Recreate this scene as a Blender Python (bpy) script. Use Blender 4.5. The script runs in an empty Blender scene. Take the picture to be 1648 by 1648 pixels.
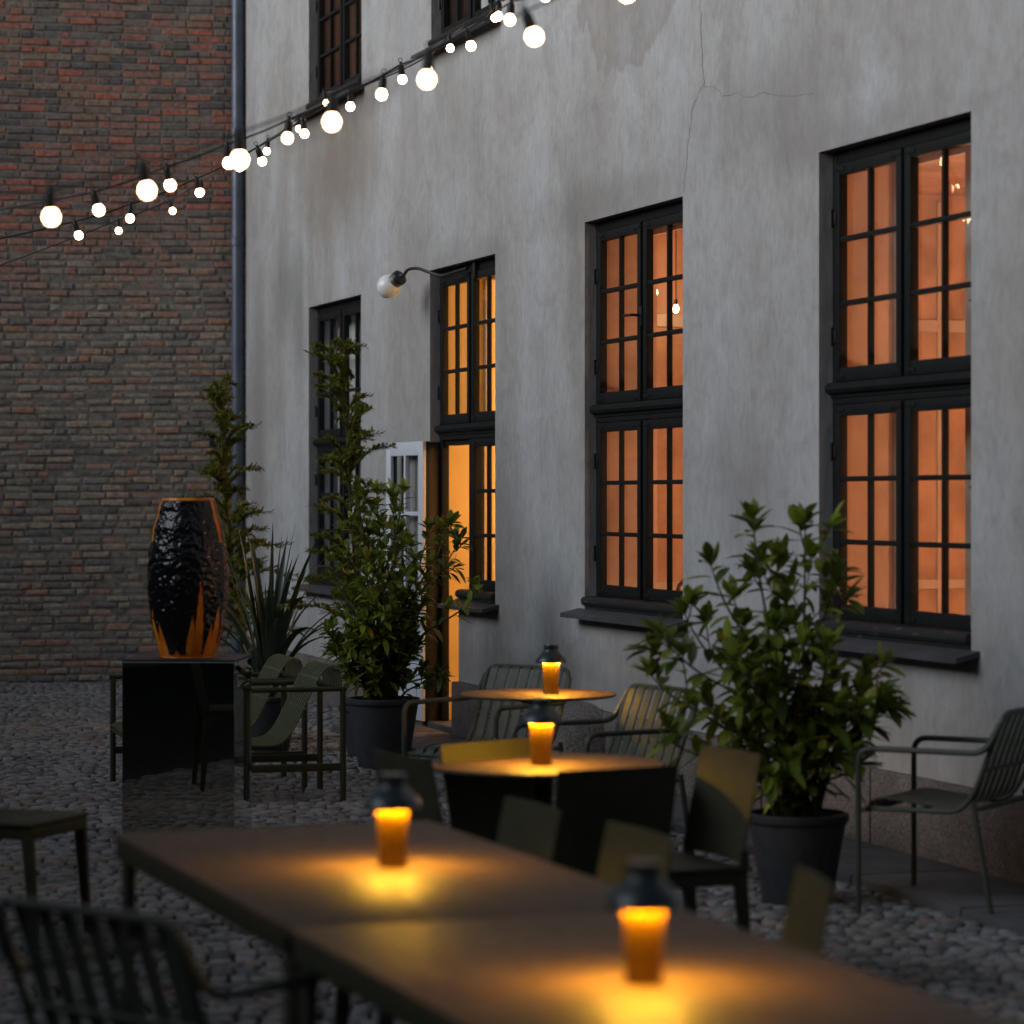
import bpy, bmesh, math, random
from mathutils import Vector, Matrix, noise
import numpy as np
R = math.radians
random.seed(7)
sc = bpy.context.scene
col = sc.collection

# ------------------------------------------------------------------ camera
F = 4600.0                    # focal length in photo pixels (1648 wide)
H = 1.62
cam_d = bpy.data.cameras.new("camera")
cam = bpy.data.objects.new("camera", cam_d); col.objects.link(cam)
cam.location = (0, 0, H); cam.rotation_euler = (R(90), 0, 0)
cam_d.sensor_fit = 'HORIZONTAL'; cam_d.sensor_width = 36
cam_d.lens = 36 * F / 1648
cam_d.shift_y = -24 / 1648
cam_d.clip_end = 300
cam_d.dof.use_dof = True
cam_d.dof.focus_distance = 17.0
cam_d.dof.aperture_fstop = 2.6
cam_d.dof.aperture_blades = 0
sc.camera = cam
# ------------------------------------------------------------------ world, light
SUN_EL, SUN_AZ = 20.0, 251.0
world = bpy.data.worlds.new("World"); sc.world = world; world.use_nodes = True
wn = world.node_tree
bg = wn.nodes['Background']
sky = wn.nodes.new('ShaderNodeTexSky'); sky.sky_type = 'NISHITA'; sky.sun_disc = False
sky.sun_elevation = R(SUN_EL); sky.sun_rotation = R(SUN_AZ)
sky.air_density = 1.0; sky.dust_density = 2.5; sky.ozone_density = 1.0
wn.links.new(sky.outputs[0], bg.inputs[0]); bg.inputs[1].default_value = 0.05
sd = bpy.data.lights.new("sun", 'SUN'); so = bpy.data.objects.new("sun", sd); col.objects.link(so)
sd.energy = 2.25; sd.angle = R(50); sd.color = (0.79, 0.89, 1.0)
# shines across the yard on to the plastered wall, from over the light blocker added opposite
sdir = Vector((math.sin(R(SUN_AZ))*math.cos(R(SUN_EL)), math.cos(R(SUN_AZ))*math.cos(R(SUN_EL)), math.sin(R(SUN_EL))))
so.rotation_euler = sdir.to_track_quat('Z', 'Y').to_euler(); so.location = (0, 0, 20)
sc.view_settings.view_transform = 'Standard'; sc.view_settings.look = 'None'
sc.view_settings.exposure = 0.0; sc.view_settings.gamma = 1
sc.cycles.use_denoising = True
sc.cycles.sample_clamp_indirect = 4.0
sc.cycles.max_bounces = 10; sc.cycles.transparent_max_bounces = 24
sc.cycles.caustics_reflective = False; sc.cycles.caustics_refractive = False

# ------------------------------------------------------------------ helpers
def tag(o, label=None, cat=None, group=None, kind=None):
    if label: o['label'] = label
    if cat: o['category'] = cat
    if group: o['group'] = group
    if kind: o['kind'] = kind
    return o
def empty(name, loc=(0, 0, 0), rz=0, **k):
    o = bpy.data.objects.new(name, None); col.objects.link(o)
    o.location = loc; o.rotation_euler = (0, 0, rz); o.empty_display_size = .1
    return tag(o, **k)
def kids(o): return [c for c in bpy.data.objects if c.parent == o]
def copy_tree(o, parent=None):
    c = o.copy(); col.objects.link(c); c.parent = parent
    for ch in kids(o): copy_tree(ch, c)
    return c
class MB:
    def __init__(s): s.v = []; s.f = []
    def add(s, vs, fs):
        n = len(s.v); s.v += [tuple(v) for v in vs]; s.f += [tuple(n + i for i in f) for f in fs]
    def box(s, x0, x1, y0, y1, z0, z1, b=0.0):
        if b <= 0:
            s.add([(x0,y0,z0),(x1,y0,z0),(x1,y1,z0),(x0,y1,z0),(x0,y0,z1),(x1,y0,z1),(x1,y1,z1),(x0,y1,z1)],
                  [(0,3,2,1),(4,5,6,7),(0,1,5,4),(1,2,6,5),(2,3,7,6),(3,0,4,7)]); return
        bm = bmesh.new(); bmesh.ops.create_cube(bm, size=1)
        bmesh.ops.scale(bm, vec=(x1-x0, y1-y0, z1-z0), verts=bm.verts)
        bmesh.ops.translate(bm, vec=((x0+x1)/2, (y0+y1)/2, (z0+z1)/2), verts=bm.verts)
        bmesh.ops.bevel(bm, geom=bm.edges[:], offset=b, segments=2, affect='EDGES', profile=.6)
        bm.verts.index_update()
        s.add([v.co[:] for v in bm.verts], [[v.index for v in f.verts] for f in bm.faces]); bm.free()
    def tube(s, pts, r, n=8, closed=False, radii=None):
        pts = [Vector(p) for p in pts]; m = len(pts); rings = []
        up = None
        for i, p in enumerate(pts):
            if closed: t = pts[(i+1) % m] - pts[i-1]
            else: t = pts[min(i+1, m-1)] - pts[max(i-1, 0)]
            t.normalize()
            if up is None:
                up = t.orthogonal().normalized()
            else:
                up = (up - t * up.dot(t))
                up = up.normalized() if up.length > 1e-6 else t.orthogonal().normalized()
            w = t.cross(up); rr = radii[i] if radii else r
            rings.append([p + (up * math.cos(a) + w * math.sin(a)) * rr for a in [2*math.pi*k/n for k in range(n)]])
        vs = [v for rg in rings for v in rg]; fs = []
        for i in range(m if closed else m-1):
            a, b = i*n, ((i+1) % m)*n
            for k in range(n): fs.append((a+k, a+(k+1) % n, b+(k+1) % n, b+k))
        if not closed:
            fs.append(tuple(range(n-1, -1, -1))); fs.append(tuple((m-1)*n + k for k in range(n)))
        s.add(vs, fs)
    def lathe(s, prof, n=32, c=(0, 0, 0), cap=True):
        vs = []; fs = []; m = len(prof)
        for r, z in prof:
            for k in range(n):
                a = 2*math.pi*k/n; vs.append((c[0]+r*math.cos(a), c[1]+r*math.sin(a), c[2]+z))
        for i in range(m-1):
            for k in range(n): fs.append((i*n+k, i*n+(k+1) % n, (i+1)*n+(k+1) % n, (i+1)*n+k))
        if cap:
            if prof[0][0] > 1e-5: fs.append(tuple(range(n-1, -1, -1)))
            if prof[-1][0] > 1e-5: fs.append(tuple((m-1)*n+k for k in range(n)))
        s.add(vs, fs)
    def ribbon(s, path, y0, y1, th):     # path of (x,z) swept, flat bar between y0 and y1
        m = len(path); vs = []; fs = []
        for i, (x, z) in enumerate(path):
            a = path[max(i-1, 0)]; b = path[min(i+1, m-1)]
            tx, tz = b[0]-a[0], b[1]-a[1]; L = math.hypot(tx, tz) or 1
            nx, nz = -tz/L*th/2, tx/L*th/2
            vs += [(x+nx, y0, z+nz), (x+nx, y1, z+nz), (x-nx, y1, z-nz), (x-nx, y0, z-nz)]
        for i in range(m-1):
            a, b = i*4, i*4+4
            for k in range(4): fs.append((a+k, a+(k+1) % 4, b+(k+1) % 4, b+k))
        fs += [(3, 2, 1, 0), tuple((m-1)*4+k for k in range(4))]
        s.add(vs, fs)
    def build(s, name, mat, parent=None, smooth=False, angle=35):
        me = bpy.data.meshes.new(name); me.from_pydata(s.v, [], s.f); me.validate(); 
        bm = bmesh.new(); bm.from_mesh(me); bmesh.ops.recalc_face_normals(bm, faces=bm.faces); bm.to_mesh(me); bm.free()
        if mat: me.materials.append(mat)
        if smooth:
            me.shade_smooth(); 
            try: me.set_sharp_from_angle(angle=R(angle))
            except Exception: pass
        o = bpy.data.objects.new(name, me); col.objects.link(o)
        if parent: o.parent = parent
        return o
def smooth_path(pts, r=.05, seg=5):
    """polyline with rounded corners"""
    pts = [Vector(p) for p in pts]; out = [pts[0]]
    for i in range(1, len(pts)-1):
        a, b, c = pts[i-1], pts[i], pts[i+1]
        ra = min(r, (a-b).length*.49); rc = min(r, (c-b).length*.49)
        p = b+(a-b).normalized()*ra; q = b+(c-b).normalized()*rc
        for k in range(seg+1):
            t = k/seg; out.append(p*(1-t)**2+b*2*t*(1-t)+q*t*t)
    out.append(pts[-1]); return out
def spline(pts, n=6):
    """Catmull-Rom through 2D/3D points"""
    P = [Vector(p) for p in pts]; P = [P[0]*2-P[1]] + P + [P[-1]*2-P[-2]]; out = []
    for i in range(1, len(P)-2):
        for k in range(n):
            t = k/n; a, b, c, d = P[i-1], P[i], P[i+1], P[i+2]
            out.append(.5*((2*b)+(c-a)*t+(2*a-5*b+4*c-d)*t*t+(3*b-a-3*c+d)*t**3))
    out.append(P[-2]); return out

# --- reading positions off the photograph as real distances
def P3(px, py, Z): return Vector(((px-824)/F*Z, Z, H-(py-800)/F*Z))
def ground(px, py):
    Z = H*F/(py-800); return P3(px, py, Z)
def onz(px, py, z):
    Z = (H-z)*F/(py-800); return P3(px, py, Z)
KS, XV = .165, -720.0
def wallZ(px): return F/(KS*(px-XV))
L0 = math.hypot(824-XV, F)
DV = Vector(((824-XV)/L0, -F/L0, 0))          # along the facade towards the viewer
NI = Vector((-DV.y, DV.x, 0))                  # into the building
Z0 = wallZ(396); O = Vector(((396-824)/F*Z0, Z0, 0))
def U(px): return (Z0-wallZ(px))/-DV.y
def WZ(px, py): return H-(py-800)/(KS*(px-XV))
def WP(u, y, z): return O+DV*u+NI*y+Vector((0, 0, z))
ROT = math.atan2(DV.y, DV.x)

# ------------------------------------------------------------------ materials
def mat(name):
    m = bpy.data.materials.new(name); m.use_nodes = True
    nt = m.node_tree; return m, nt, nt.nodes['Principled BSDF']
def N(nt, t, **k):
    n = nt.nodes.new(t)
    for a, v in k.items():
        if a.startswith('i_'): n.inputs[a[2:].replace('_', ' ')].default_value = v
        else: setattr(n, a, v)
    return n
def ramp(nt, stops, src=None):
    n = nt.nodes.new('ShaderNodeValToRGB'); e = n.color_ramp.elements
    while len(e) < len(stops): e.new(.5)
    for i, (p, c) in enumerate(stops):
        e[i].position = p; e[i].color = (*c, 1) if len(c) == 3 else c
    if src is not None: nt.links.new(src, n.inputs[0])
    return n
def G(v): return (v, v, v)
def coords(nt, scale=(1, 1, 1), rot=(0, 0, 0)):
    tc = N(nt, 'ShaderNodeTexCoord'); mp = N(nt, 'ShaderNodeMapping')
    mp.inputs['Scale'].default_value = scale; mp.inputs['Rotation'].default_value = rot
    nt.links.new(tc.outputs['Object'], mp.inputs[0]); return mp.outputs[0]
def noise_n(nt, vec, scale, detail=6, rough=.55, dist=0):
    n = N(nt, 'ShaderNodeTexNoise'); n.inputs['Scale'].default_value = scale
    n.inputs['Detail'].default_value = detail; n.inputs['Roughness'].default_value = rough
    n.inputs['Distortion'].default_value = dist; nt.links.new(vec, n.inputs['Vector']); return n.outputs['Fac']
def mix(nt, fac, a, b, mode='MIX'):
    n = N(nt, 'ShaderNodeMix', data_type='RGBA', blend_type=mode)
    for s, v in ((0, fac), (6, a), (7, b)):
        if hasattr(v, 'links') or hasattr(v, 'is_linked'): nt.links.new(v, n.inputs[s])
        elif isinstance(v, (int, float)): n.inputs[s].default_value = v
        else: n.inputs[s].default_value = (*v, 1)
    return n.outputs[2]
def mth(nt, op, a, b=None, clamp=False):
    n = N(nt, 'ShaderNodeMath', operation=op, use_clamp=clamp)
    for i, v in ((0, a), (1, b)):
        if v is None: continue
        if isinstance(v, (int, float)): n.inputs[i].default_value = v
        else: nt.links.new(v, n.inputs[i])
    return n.outputs[0]
def bump(nt, bs, h, strength=.3, dist=.01):
    b = N(nt, 'ShaderNodeBump'); b.inputs['Strength'].default_value = strength; b.inputs['Distance'].default_value = dist
    nt.links.new(h, b.inputs['Height']); nt.links.new(b.outputs[0], bs.inputs['Normal'])
def simple(name, c, rough=.5, metal=0, var=.25, scale=6, bmp=0, spec=.5, bscale=60):
    m, nt, bs = mat(name)
    v = coords(nt); n = noise_n(nt, v, scale)
    lo = tuple(max(0, x*(1-var)) for x in c); hi = tuple(min(1, x*(1+var)) for x in c)
    r = ramp(nt, [(.3, lo), (.7, hi)], n); nt.links.new(r.outputs[0], bs.inputs['Base Color'])
    bs.inputs['Roughness'].default_value = rough; bs.inputs['Metallic'].default_value = metal
    bs.inputs['Specular IOR Level'].default_value = spec
    rr = ramp(nt, [(.3, G(max(0, rough-.07))), (.7, G(min(1, rough+.1)))], noise_n(nt, v, scale*3))
    nt.links.new(rr.outputs[0], bs.inputs['Roughness'])
    if bmp: bump(nt, bs, noise_n(nt, v, bscale), bmp, .004)
    return m
def emit(name, c, s):
    m, nt, bs = mat(name); bs.inputs['Base Color'].default_value = (*c, 1)
    bs.inputs['Emission Color'].default_value = (*c, 1); bs.inputs['Emission Strength'].default_value = s
    return m

def plaster_mat():
    m, nt, bs = mat('lime_plaster')
    v = coords(nt); vs = coords(nt, (1, 1, .34)); vf = coords(nt, (1, 1, .5))
    big = noise_n(nt, vs, 1.1, 5, .55, .4); streak = noise_n(nt, vs, 5.5, 7, .62, .3); fine = noise_n(nt, vf, 24, 6, .65, .2)
    cloud = noise_n(nt, v, .9, 6, .6, .5); grain = noise_n(nt, v, 160, 3, .6)
    c1 = ramp(nt, [(.30, (.300, .285, .268)), (.47, (.385, .380, .375)), (.62, (.430, .438, .452)), (.8, (.47, .485, .505))], big)
    c2 = ramp(nt, [(.30, (.80, .785, .77)), (.50, (1, .995, .99)), (.70, (1.06, 1.07, 1.08))], streak)
    mot = noise_n(nt, v, 3.4, 8, .68, 1.2); c5 = ramp(nt, [(.34, (.80, .79, .78)), (.50, (1, 1, 1)), (.66, (1.10, 1.11, 1.12))], mot)
    c = mix(nt, .55, c1.outputs[0], c2.outputs[0], 'MULTIPLY'); c = mix(nt, .65, c, c5.outputs[0], 'MULTIPLY')
    c3 = ramp(nt, [(.36, (.80, .79, .78)), (.55, (1, 1, 1)), (.72, (1.1, 1.1, 1.1))], fine)
    c = mix(nt, .6, c, c3.outputs[0], 'MULTIPLY')
    c4 = ramp(nt, [(.40, (0, 0, 0)), (.62, (1, 1, 1))], cloud)
    c = mix(nt, mth(nt, 'MULTIPLY', c4.outputs[0], .30), c, (.30, .262, .238))
    # fixed stains, each with a place of its own on the wall
    tc = N(nt, 'ShaderNodeTexCoord'); sx = N(nt, 'ShaderNodeSeparateXYZ'); nt.links.new(tc.outputs['Object'], sx.inputs[0])
    wob = noise_n(nt, v, 2.6, 5, .6)
    wob2 = noise_n(nt, vs, 9, 5, .6)
    def blob(px, py, ru, rz, colr, amt, ring=False):
        nonlocal c
        u, z = U(px), WZ(px, py)
        du = mth(nt, 'DIVIDE', mth(nt, 'SUBTRACT', sx.outputs[0], u), ru)
        dz = mth(nt, 'DIVIDE', mth(nt, 'SUBTRACT', sx.outputs[2], z), rz)
        d = mth(nt, 'SQRT', mth(nt, 'ADD', mth(nt, 'MULTIPLY', du, du), mth(nt, 'MULTIPLY', dz, dz)))
        d = mth(nt, 'ADD', d, mth(nt, 'MULTIPLY', mth(nt, 'SUBTRACT', wob, .5), 1.1))
        d = mth(nt, 'ADD', d, mth(nt, 'MULTIPLY', mth(nt, 'SUBTRACT', wob2, .5), .6))
        r = ramp(nt, [(.45, G(.55)), (.60, G(1)), (.66, G(0))] if ring else [(.25, G(1)), (.95, G(0))], mth(nt, 'MULTIPLY', d, .62))
        c = mix(nt, mth(nt, 'MULTIPLY', r.outputs[0], amt), c, colr)
    blob(1010, -15, .75, .42, (.235, .210, .188), .5, True)
    blob(545, 265, .95, .50, (.21, .165, .125), .75)
    blob(545, 175, 1.7, .14, (.12, .10, .085), .55)
    blob(460, 465, .45, .35, (.17, .165, .16), .5)
    blob(482, 520, .16, .5, (.14, .14, .14), .45)
    blob(415, 700, .25, 1.7, (.22, .205, .19), .55)
    blob(655, 40, .3, 1.0, (.36, .38, .42), .25)
    blob(860, 1090, 1.5, .12, (.20, .195, .19), .4)
    blob(940, 1070, .30, .14, (.18, .175, .17), .3)
    blob(1190, 790, .45, .35, (.21, .19, .185), .4)
    blob(960, 330, 1.0, .14, (.20, .18, .165), .45)
    blob(1350, 225, .9, .12, (.20, .18, .165), .4)
    blob(740, 420, .8, .12, (.20, .175, .15), .4)
    blob(1250, 165, .8, .22, (.21, .19, .18), .35)
    blob(1240, 1110, 1.2, .25, (.17, .16, .155), .4)
    nt.links.new(c, bs.inputs['Base Color'])
    bs.inputs['Roughness'].default_value = .88; bs.inputs['Specular IOR Level'].default_value = .25
    h = mth(nt, 'ADD', mth(nt, 'MULTIPLY', streak, .8), mth(nt, 'ADD', mth(nt, 'MULTIPLY', fine, .35), mth(nt, 'MULTIPLY', grain, .08)))
    bump(nt, bs, h, .55, .02)
    return m
def brick_mat():
    m, nt, bs = mat('old_brick')
    gi = N(nt, 'ShaderNodeNewGeometry'); tc = N(nt, 'ShaderNodeTexCoord'); sx = N(nt, 'ShaderNodeSeparateXYZ')
    nt.links.new(tc.outputs['Object'], sx.inputs[0])
    red = ramp(nt, [(0, (.085, .075, .075)), (.2, (.15, .125, .11)), (.4, (.27, .115, .085)), (.6, (.34, .115, .075)), (.75, (.12, .11, .10)), (.88, (.24, .13, .095)), (1, (.22, .165, .12))], gi.outputs['Random Per Island'])
    grey = ramp(nt, [(0, (.12, .11, .10)), (.2, (.23, .195, .16)), (.4, (.31, .23, .165)), (.58, (.15, .14, .13)), (.7, (.33, .165, .105)), (.84, (.28, .25, .205)), (1, (.16, .115, .095))], gi.outputs['Random Per Island'])
    v = coords(nt)
    hz = mth(nt, 'ADD', sx.outputs[2], mth(nt, 'MULTIPLY', noise_n(nt, v, 1.2, 4), 1.2))
    f = ramp(nt, [(.0, G(0)), (1, G(1))], mth(nt, 'MULTIPLY', mth(nt, 'SUBTRACT', hz, 3.7), 1.0, True))
    c = mix(nt, f.outputs[0], grey.outputs[0], red.outputs[0])
    n1 = noise_n(nt, v, 28, 6, .65); r1 = ramp(nt, [(.3, G(.85)), (.7, G(2.1))], n1)
    c = mix(nt, .9, c, r1.outputs[0], 'MULTIPLY')
    n2 = noise_n(nt, v, 3.2, 6, .6); r2 = ramp(nt, [(.5, G(0)), (.75, G(.55))], n2)
    c = mix(nt, r2.outputs[0], c, (0.295, 0.271, 0.240))
    nt.links.new(c, bs.inputs['Base Color']); bs.inputs['Roughness'].default_value = .9
    bs.inputs['Specular IOR Level'].default_value = .2
    bump(nt, bs, noise_n(nt, v, 45, 6, .7), .8, .01)
    return m
def stone_mat(name, stops, sc_=30, bmp=.6, rough=.7):
    m, nt, bs = mat(name); gi = N(nt, 'ShaderNodeNewGeometry'); v = coords(nt)
    c = ramp(nt, stops, gi.outputs['Random Per Island']).outputs[0]
    n1 = noise_n(nt, v, sc_, 6, .7); c = mix(nt, .85, c, ramp(nt, [(.3, G(.6)), (.7, G(1.3))], n1).outputs[0], 'MULTIPLY')
    n2 = noise_n(nt, v, .8, 5, .6); c = mix(nt, ramp(nt, [(.5, G(0)), (.7, G(.55))], n2).outputs[0], c, (.065, .055, .038))
    nt.links.new(c, bs.inputs['Base Color']); bs.inputs['Roughness'].default_value = rough
    bump(nt, bs, noise_n(nt, v, sc_*2, 5, .7), bmp, .006); return m
def granite_mat():
    m, nt, bs = mat('granite'); v = coords(nt)
    vo = N(nt, 'ShaderNodeTexVoronoi'); vo.inputs['Scale'].default_value = 130; nt.links.new(v, vo.inputs['Vector'])
    c = ramp(nt, [(0, (.05, .042, .04)), (.35, (.13, .105, .095)), (.7, (.20, .165, .15)), (1, (.27, .24, .225))], vo.outputs['Color']).outputs[0]
    c = mix(nt, .8, c, ramp(nt, [(.3, G(.6)), (.7, G(1.15))], noise_n(nt, v, 3, 6, .6)).outputs[0], 'MULTIPLY')
    nt.links.new(c, bs.inputs['Base Color']); bs.inputs['Roughness'].default_value = .75
    bump(nt, bs, noise_n(nt, v, 70, 5, .7), .8, .01); return m
def leaf_mat(name, stops, rough=.38, trans=.25):
    m, nt, bs = mat(name); gi = N(nt, 'ShaderNodeNewGeometry')
    c = ramp(nt, stops, gi.outputs['Random Per Island']).outputs[0]
    v = coords(nt); c = mix(nt, .6, c, ramp(nt, [(.3, G(.7)), (.7, G(1.25))], noise_n(nt, v, 5)).outputs[0], 'MULTIPLY')
    nt.links.new(c, bs.inputs['Base Color']); bs.inputs['Roughness'].default_value = rough
    bs.inputs['Specular IOR Level'].default_value = .45
    tr = N(nt, 'ShaderNodeBsdfTranslucent'); nt.links.new(c, tr.inputs[0])
    mx = N(nt, 'ShaderNodeMixShader'); mx.inputs[0].default_value = trans
    out = nt.nodes['Material Output']
    nt.links.new(bs.outputs[0], mx.inputs[1]); nt.links.new(tr.outputs[0], mx.inputs[2]); nt.links.new(mx.outputs[0], out.inputs[0])
    return m
def glass_mat():
    m, nt, bs = mat('window_glass')
    tr = N(nt, 'ShaderNodeBsdfTransparent'); tr.inputs[0].default_value = (.93, .95, .94, 1)
    gl = N(nt, 'ShaderNodeBsdfGlossy'); gl.inputs['Roughness'].default_value = .015
    lw = N(nt, 'ShaderNodeLayerWeight'); lw.inputs[0].default_value = .5
    fr_ = mth(nt, 'ADD', mth(nt, 'MULTIPLY', mth(nt, 'POWER', lw.outputs['Facing'], 4.0), 1.0), .06, True)
    v = coords(nt); b = N(nt, 'ShaderNodeBump'); b.inputs['Strength'].default_value = .12; b.inputs['Distance'].default_value = .01
    nt.links.new(noise_n(nt, v, 5, 2), b.inputs['Height']); nt.links.new(b.outputs[0], gl.inputs['Normal'])
    mx = N(nt, 'ShaderNodeMixShader'); nt.links.new(fr_, mx.inputs[0])
    nt.links.new(tr.outputs[0], mx.inputs[1]); nt.links.new(gl.outputs[0], mx.inputs[2])
    nt.links.new(mx.outputs[0], nt.nodes['Material Output'].inputs[0]); nt.nodes.remove(bs)
    return m
def worn_paint():
    m, nt, bs = mat('worn_black_paint'); v = coords(nt, (1, 1, 1)); vs = coords(nt, (1, 6, 6))
    n = noise_n(nt, vs, 9, 8, .75); r = ramp(nt, [(.60, G(0)), (.66, G(1))], n)
    c = mix(nt, r.outputs[0], (.012, .0125, .013), (.15, .145, .14))
    nt.links.new(c, bs.inputs['Base Color']); bs.inputs['Roughness'].default_value = .5
    bump(nt, bs, n, .5, .006); return m

M = {}
M['plaster'] = plaster_mat()
M['brick'] = brick_mat()
M['mortar'] = simple('mortar', (.235, .215, .185), .95, var=.35, scale=14, bmp=1, spec=.1)
M['dark_render'] = simple('dark_render', (.11, .105, .10), .95, var=.3, scale=1, spec=.1)
M['sett'] = stone_mat('granite_sett', [(0, (.09, .088, .09)), (.15, (.13, .127, .125)), (.4, (.195, .19, .188)), (.8, (.26, .256, .255)), (.9, (.24, .19, .16)), (1, (.20, .15, .13))], bmp=1.0)
M['joint'] = simple('sandy_joint', (.028, .026, .02), .95, var=.4, scale=10, bmp=1, spec=.1)
M['granite'] = granite_mat()
M['slab'] = simple('dark_slab', (.075, .075, .08), .6, var=.3, scale=3, bmp=.6)
M['slate'] = simple('slate_sill', (.060, .061, .068), .55, var=.25, scale=5, bmp=.4)
M['frame'] = simple('black_window_paint', (.007, .008, .0085), .58, spec=.22, var=.3, scale=20, bmp=.25)
M['worn'] = worn_paint()
M['jamb'] = simple('dark_jamb', (.055, .045, .04), .6, var=.4, scale=12, bmp=.4)
M['iron'] = simple('black_iron', (.012, .012, .013), .45, var=.2)
M['glass'] = glass_mat()
M['white'] = simple('white_paint', (.62, .65, .70), .45, var=.06, scale=8)
M['curtain'] = simple('white_curtain', (.72, .71, .70), .9, var=.1, scale=4, spec=.1)
M['inner'] = simple('inner_frame_paint', (.75, .62, .50), .5, var=.08)
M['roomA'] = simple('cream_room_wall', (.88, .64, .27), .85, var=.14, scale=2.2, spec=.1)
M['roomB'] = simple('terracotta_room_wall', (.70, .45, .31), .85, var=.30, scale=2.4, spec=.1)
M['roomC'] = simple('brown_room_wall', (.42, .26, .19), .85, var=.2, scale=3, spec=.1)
M['zinc'] = simple('zinc_pipe', (.105, .125, .165), .42, metal=.35, var=.2, scale=6, bmp=.1)
M['olive'] = simple('olive_powder_coat', (.036, .037, .019), .55, spec=.25, var=.12, scale=14)
M['olive2'] = simple('grey_green_powder_coat', (.050, .060, .044), .5, spec=.35, var=.12, scale=14)
M['slat'] = simple('olive_slats', (.105, .118, .062), .5, var=.12, scale=14, spec=.35)
M['top'] = simple('olive_table_top', (.086, .053, .029), .56, var=.16, scale=9, spec=.22)
M['pot'] = simple('dark_plastic_pot', (.035, .037, .043), .55, var=.25, scale=20, bmp=.2)
M['soil'] = simple('potting_soil', (.02, .014, .009), .95, var=.4, scale=40, bmp=1)
M['bark'] = simple('brown_stem', (.085, .050, .026), .8, var=.35, scale=30, bmp=.5)
M['gstem'] = simple('green_stem', (.055, .050, .022), .7, var=.3, scale=30)
M['laurel'] = leaf_mat('laurel_leaf', [(0, (.07, .105, .014)), (.45, (.13, .185, .020)), (.8, (.23, .30, .030)), (.93, (.28, .31, .04)), (1, (.34, .22, .03))], .42, .36)
M['conifer'] = leaf_mat('conifer_needles', [(0, (.13, .155, .022)), (.6, (.20, .225, .030)), (1, (.30, .31, .045))], .55, .36)
M['strap'] = leaf_mat('strap_leaf', [(0, (.030, .050, .026)), (.7, (.055, .080, .045)), (1, (.10, .13, .085))], .4, .1)
M['lampshade'] = simple('dark_green_shade', (.018, .030, .030), .28, var=.1, spec=.6)
M['socket'] = simple('black_rubber', (.008, .007, .007), .5, var=.1)
M['globe'] = simple('opal_glass', (.78, .78, .77), .12, var=.02)
M['brass'] = simple('aged_collar', (.16, .14, .11), .45, metal=.5, var=.2)
M['mirror'] = simple('dark_polished_steel', (.52, .52, .46), .03, metal=1, var=.05, scale=2)
mm = M['mirror'].node_tree; bsm = mm.nodes['Principled BSDF']
for l in list(mm.links):
    if l.to_socket == bsm.inputs['Roughness']: mm.links.remove(l)
bsm.inputs['Roughness'].default_value = .02
M['bulb'] = emit('frosted_bulb_glow', (1, .64, .36), 14)
def lampbody_mat():
    m, nt, bs = mat('amber_lamp_body'); bs.inputs['Base Color'].default_value = (.120, .056, .001, 1)
    bs.inputs['Roughness'].default_value = .35
    return m
M['amber'] = lampbody_mat()
M['led'] = emit('lamp_ring', (1, .49, .035), 1200)
M['pendant'] = emit('pendant_glow', (1, .68, .36), 520)
M['pendantB'] = emit('pendant_glow_red', (1, .60, .34), 470)
M['pendantC'] = emit('pendant_glow_dim', (1, .60, .34), 120)

# ================================================================== SETTING
# ground sheet and setts
g = MB(); g.add([(-60, -30, -.012), (60, -30, -.012), (60, 70, -.012), (-60, 70, -.012)], [(0, 1, 2, 3)])
tag(g.build('ground', M['joint']), kind='structure')
def setts():
    rnd = random.Random(3); mb = MB(); s = .078
    ox, oy = O.x, O.y
    def inside(x, y):
        if y < 4.2 or y > 27.5: return False
        if abs(x) > .20*y+.5: return False
        d = (Vector((x, y, 0))-O)
        return d.dot(NI) < .02 and (y < oy+1.2+.2*(x-ox))
    vs = []; fs = []
    a = R(12); ca, sa = math.cos(a), math.sin(a)
    for j in range(-60, 430):
        off = rnd.random()*s
        x = -12.0+off
        while x < 14:
            w = s*rnd.uniform(.75, 1.35); cx = x+w/2; cy = j*s*.92+math.sin(cx*1.7+j*.13)*.05
            X = cx*ca-cy*sa+1.0; Y = cx*sa+cy*ca
            x += w
            if not inside(X, Y): continue
            h = rnd.uniform(-.005, .005); hx, hy = w/2-.006, s*.46-.0055
            th = rnd.gauss(0, .07)+a; c2, s2 = math.cos(th), math.sin(th); tx, ty = rnd.gauss(0, .03), rnd.gauss(0, .03)
            n = len(vs); JJ = [(rnd.uniform(.84, 1.05), rnd.uniform(.82, 1.08)) for _ in range(8)]
            def pt(px, py, z):
                vs.append((X+px*c2-py*s2, Y+px*s2+py*c2, z+px*tx+py*ty))
            for q, (k, z) in enumerate(((1, -.014), (.98, .001), (.78, .0075))):
                for qq, (sx_, sy_) in enumerate(((-1, -1), (-.0, -1.0), (1, -1), (1.0, 0), (1, 1), (0, 1.0), (-1, 1), (-1.0, 0))):
                    j1, j2 = JJ[qq]; j1 *= rnd.uniform(.96, 1.03); j2 *= rnd.uniform(.96, 1.03)
                    pt(sx_*hx*k*j1, sy_*hy*k*j2, z+h)
            pt(0, 0, .009+h)
            for q in range(2):
                for e in range(8): fs.append((n+q*8+e, n+q*8+(e+1) % 8, n+q*8+8+(e+1) % 8, n+q*8+8+e))
            for e in range(8): fs.append((n+16+e, n+16+(e+1) % 8, n+24))
    me = bpy.data.meshes.new('cobblestone_paving'); me.from_pydata(vs, [], fs); me.shade_smooth()
    me.materials.append(M['sett']); o = bpy.data.objects.new('cobblestone_paving', me); col.objects.link(o)
    return tag(o, kind='structure')
setts()

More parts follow.
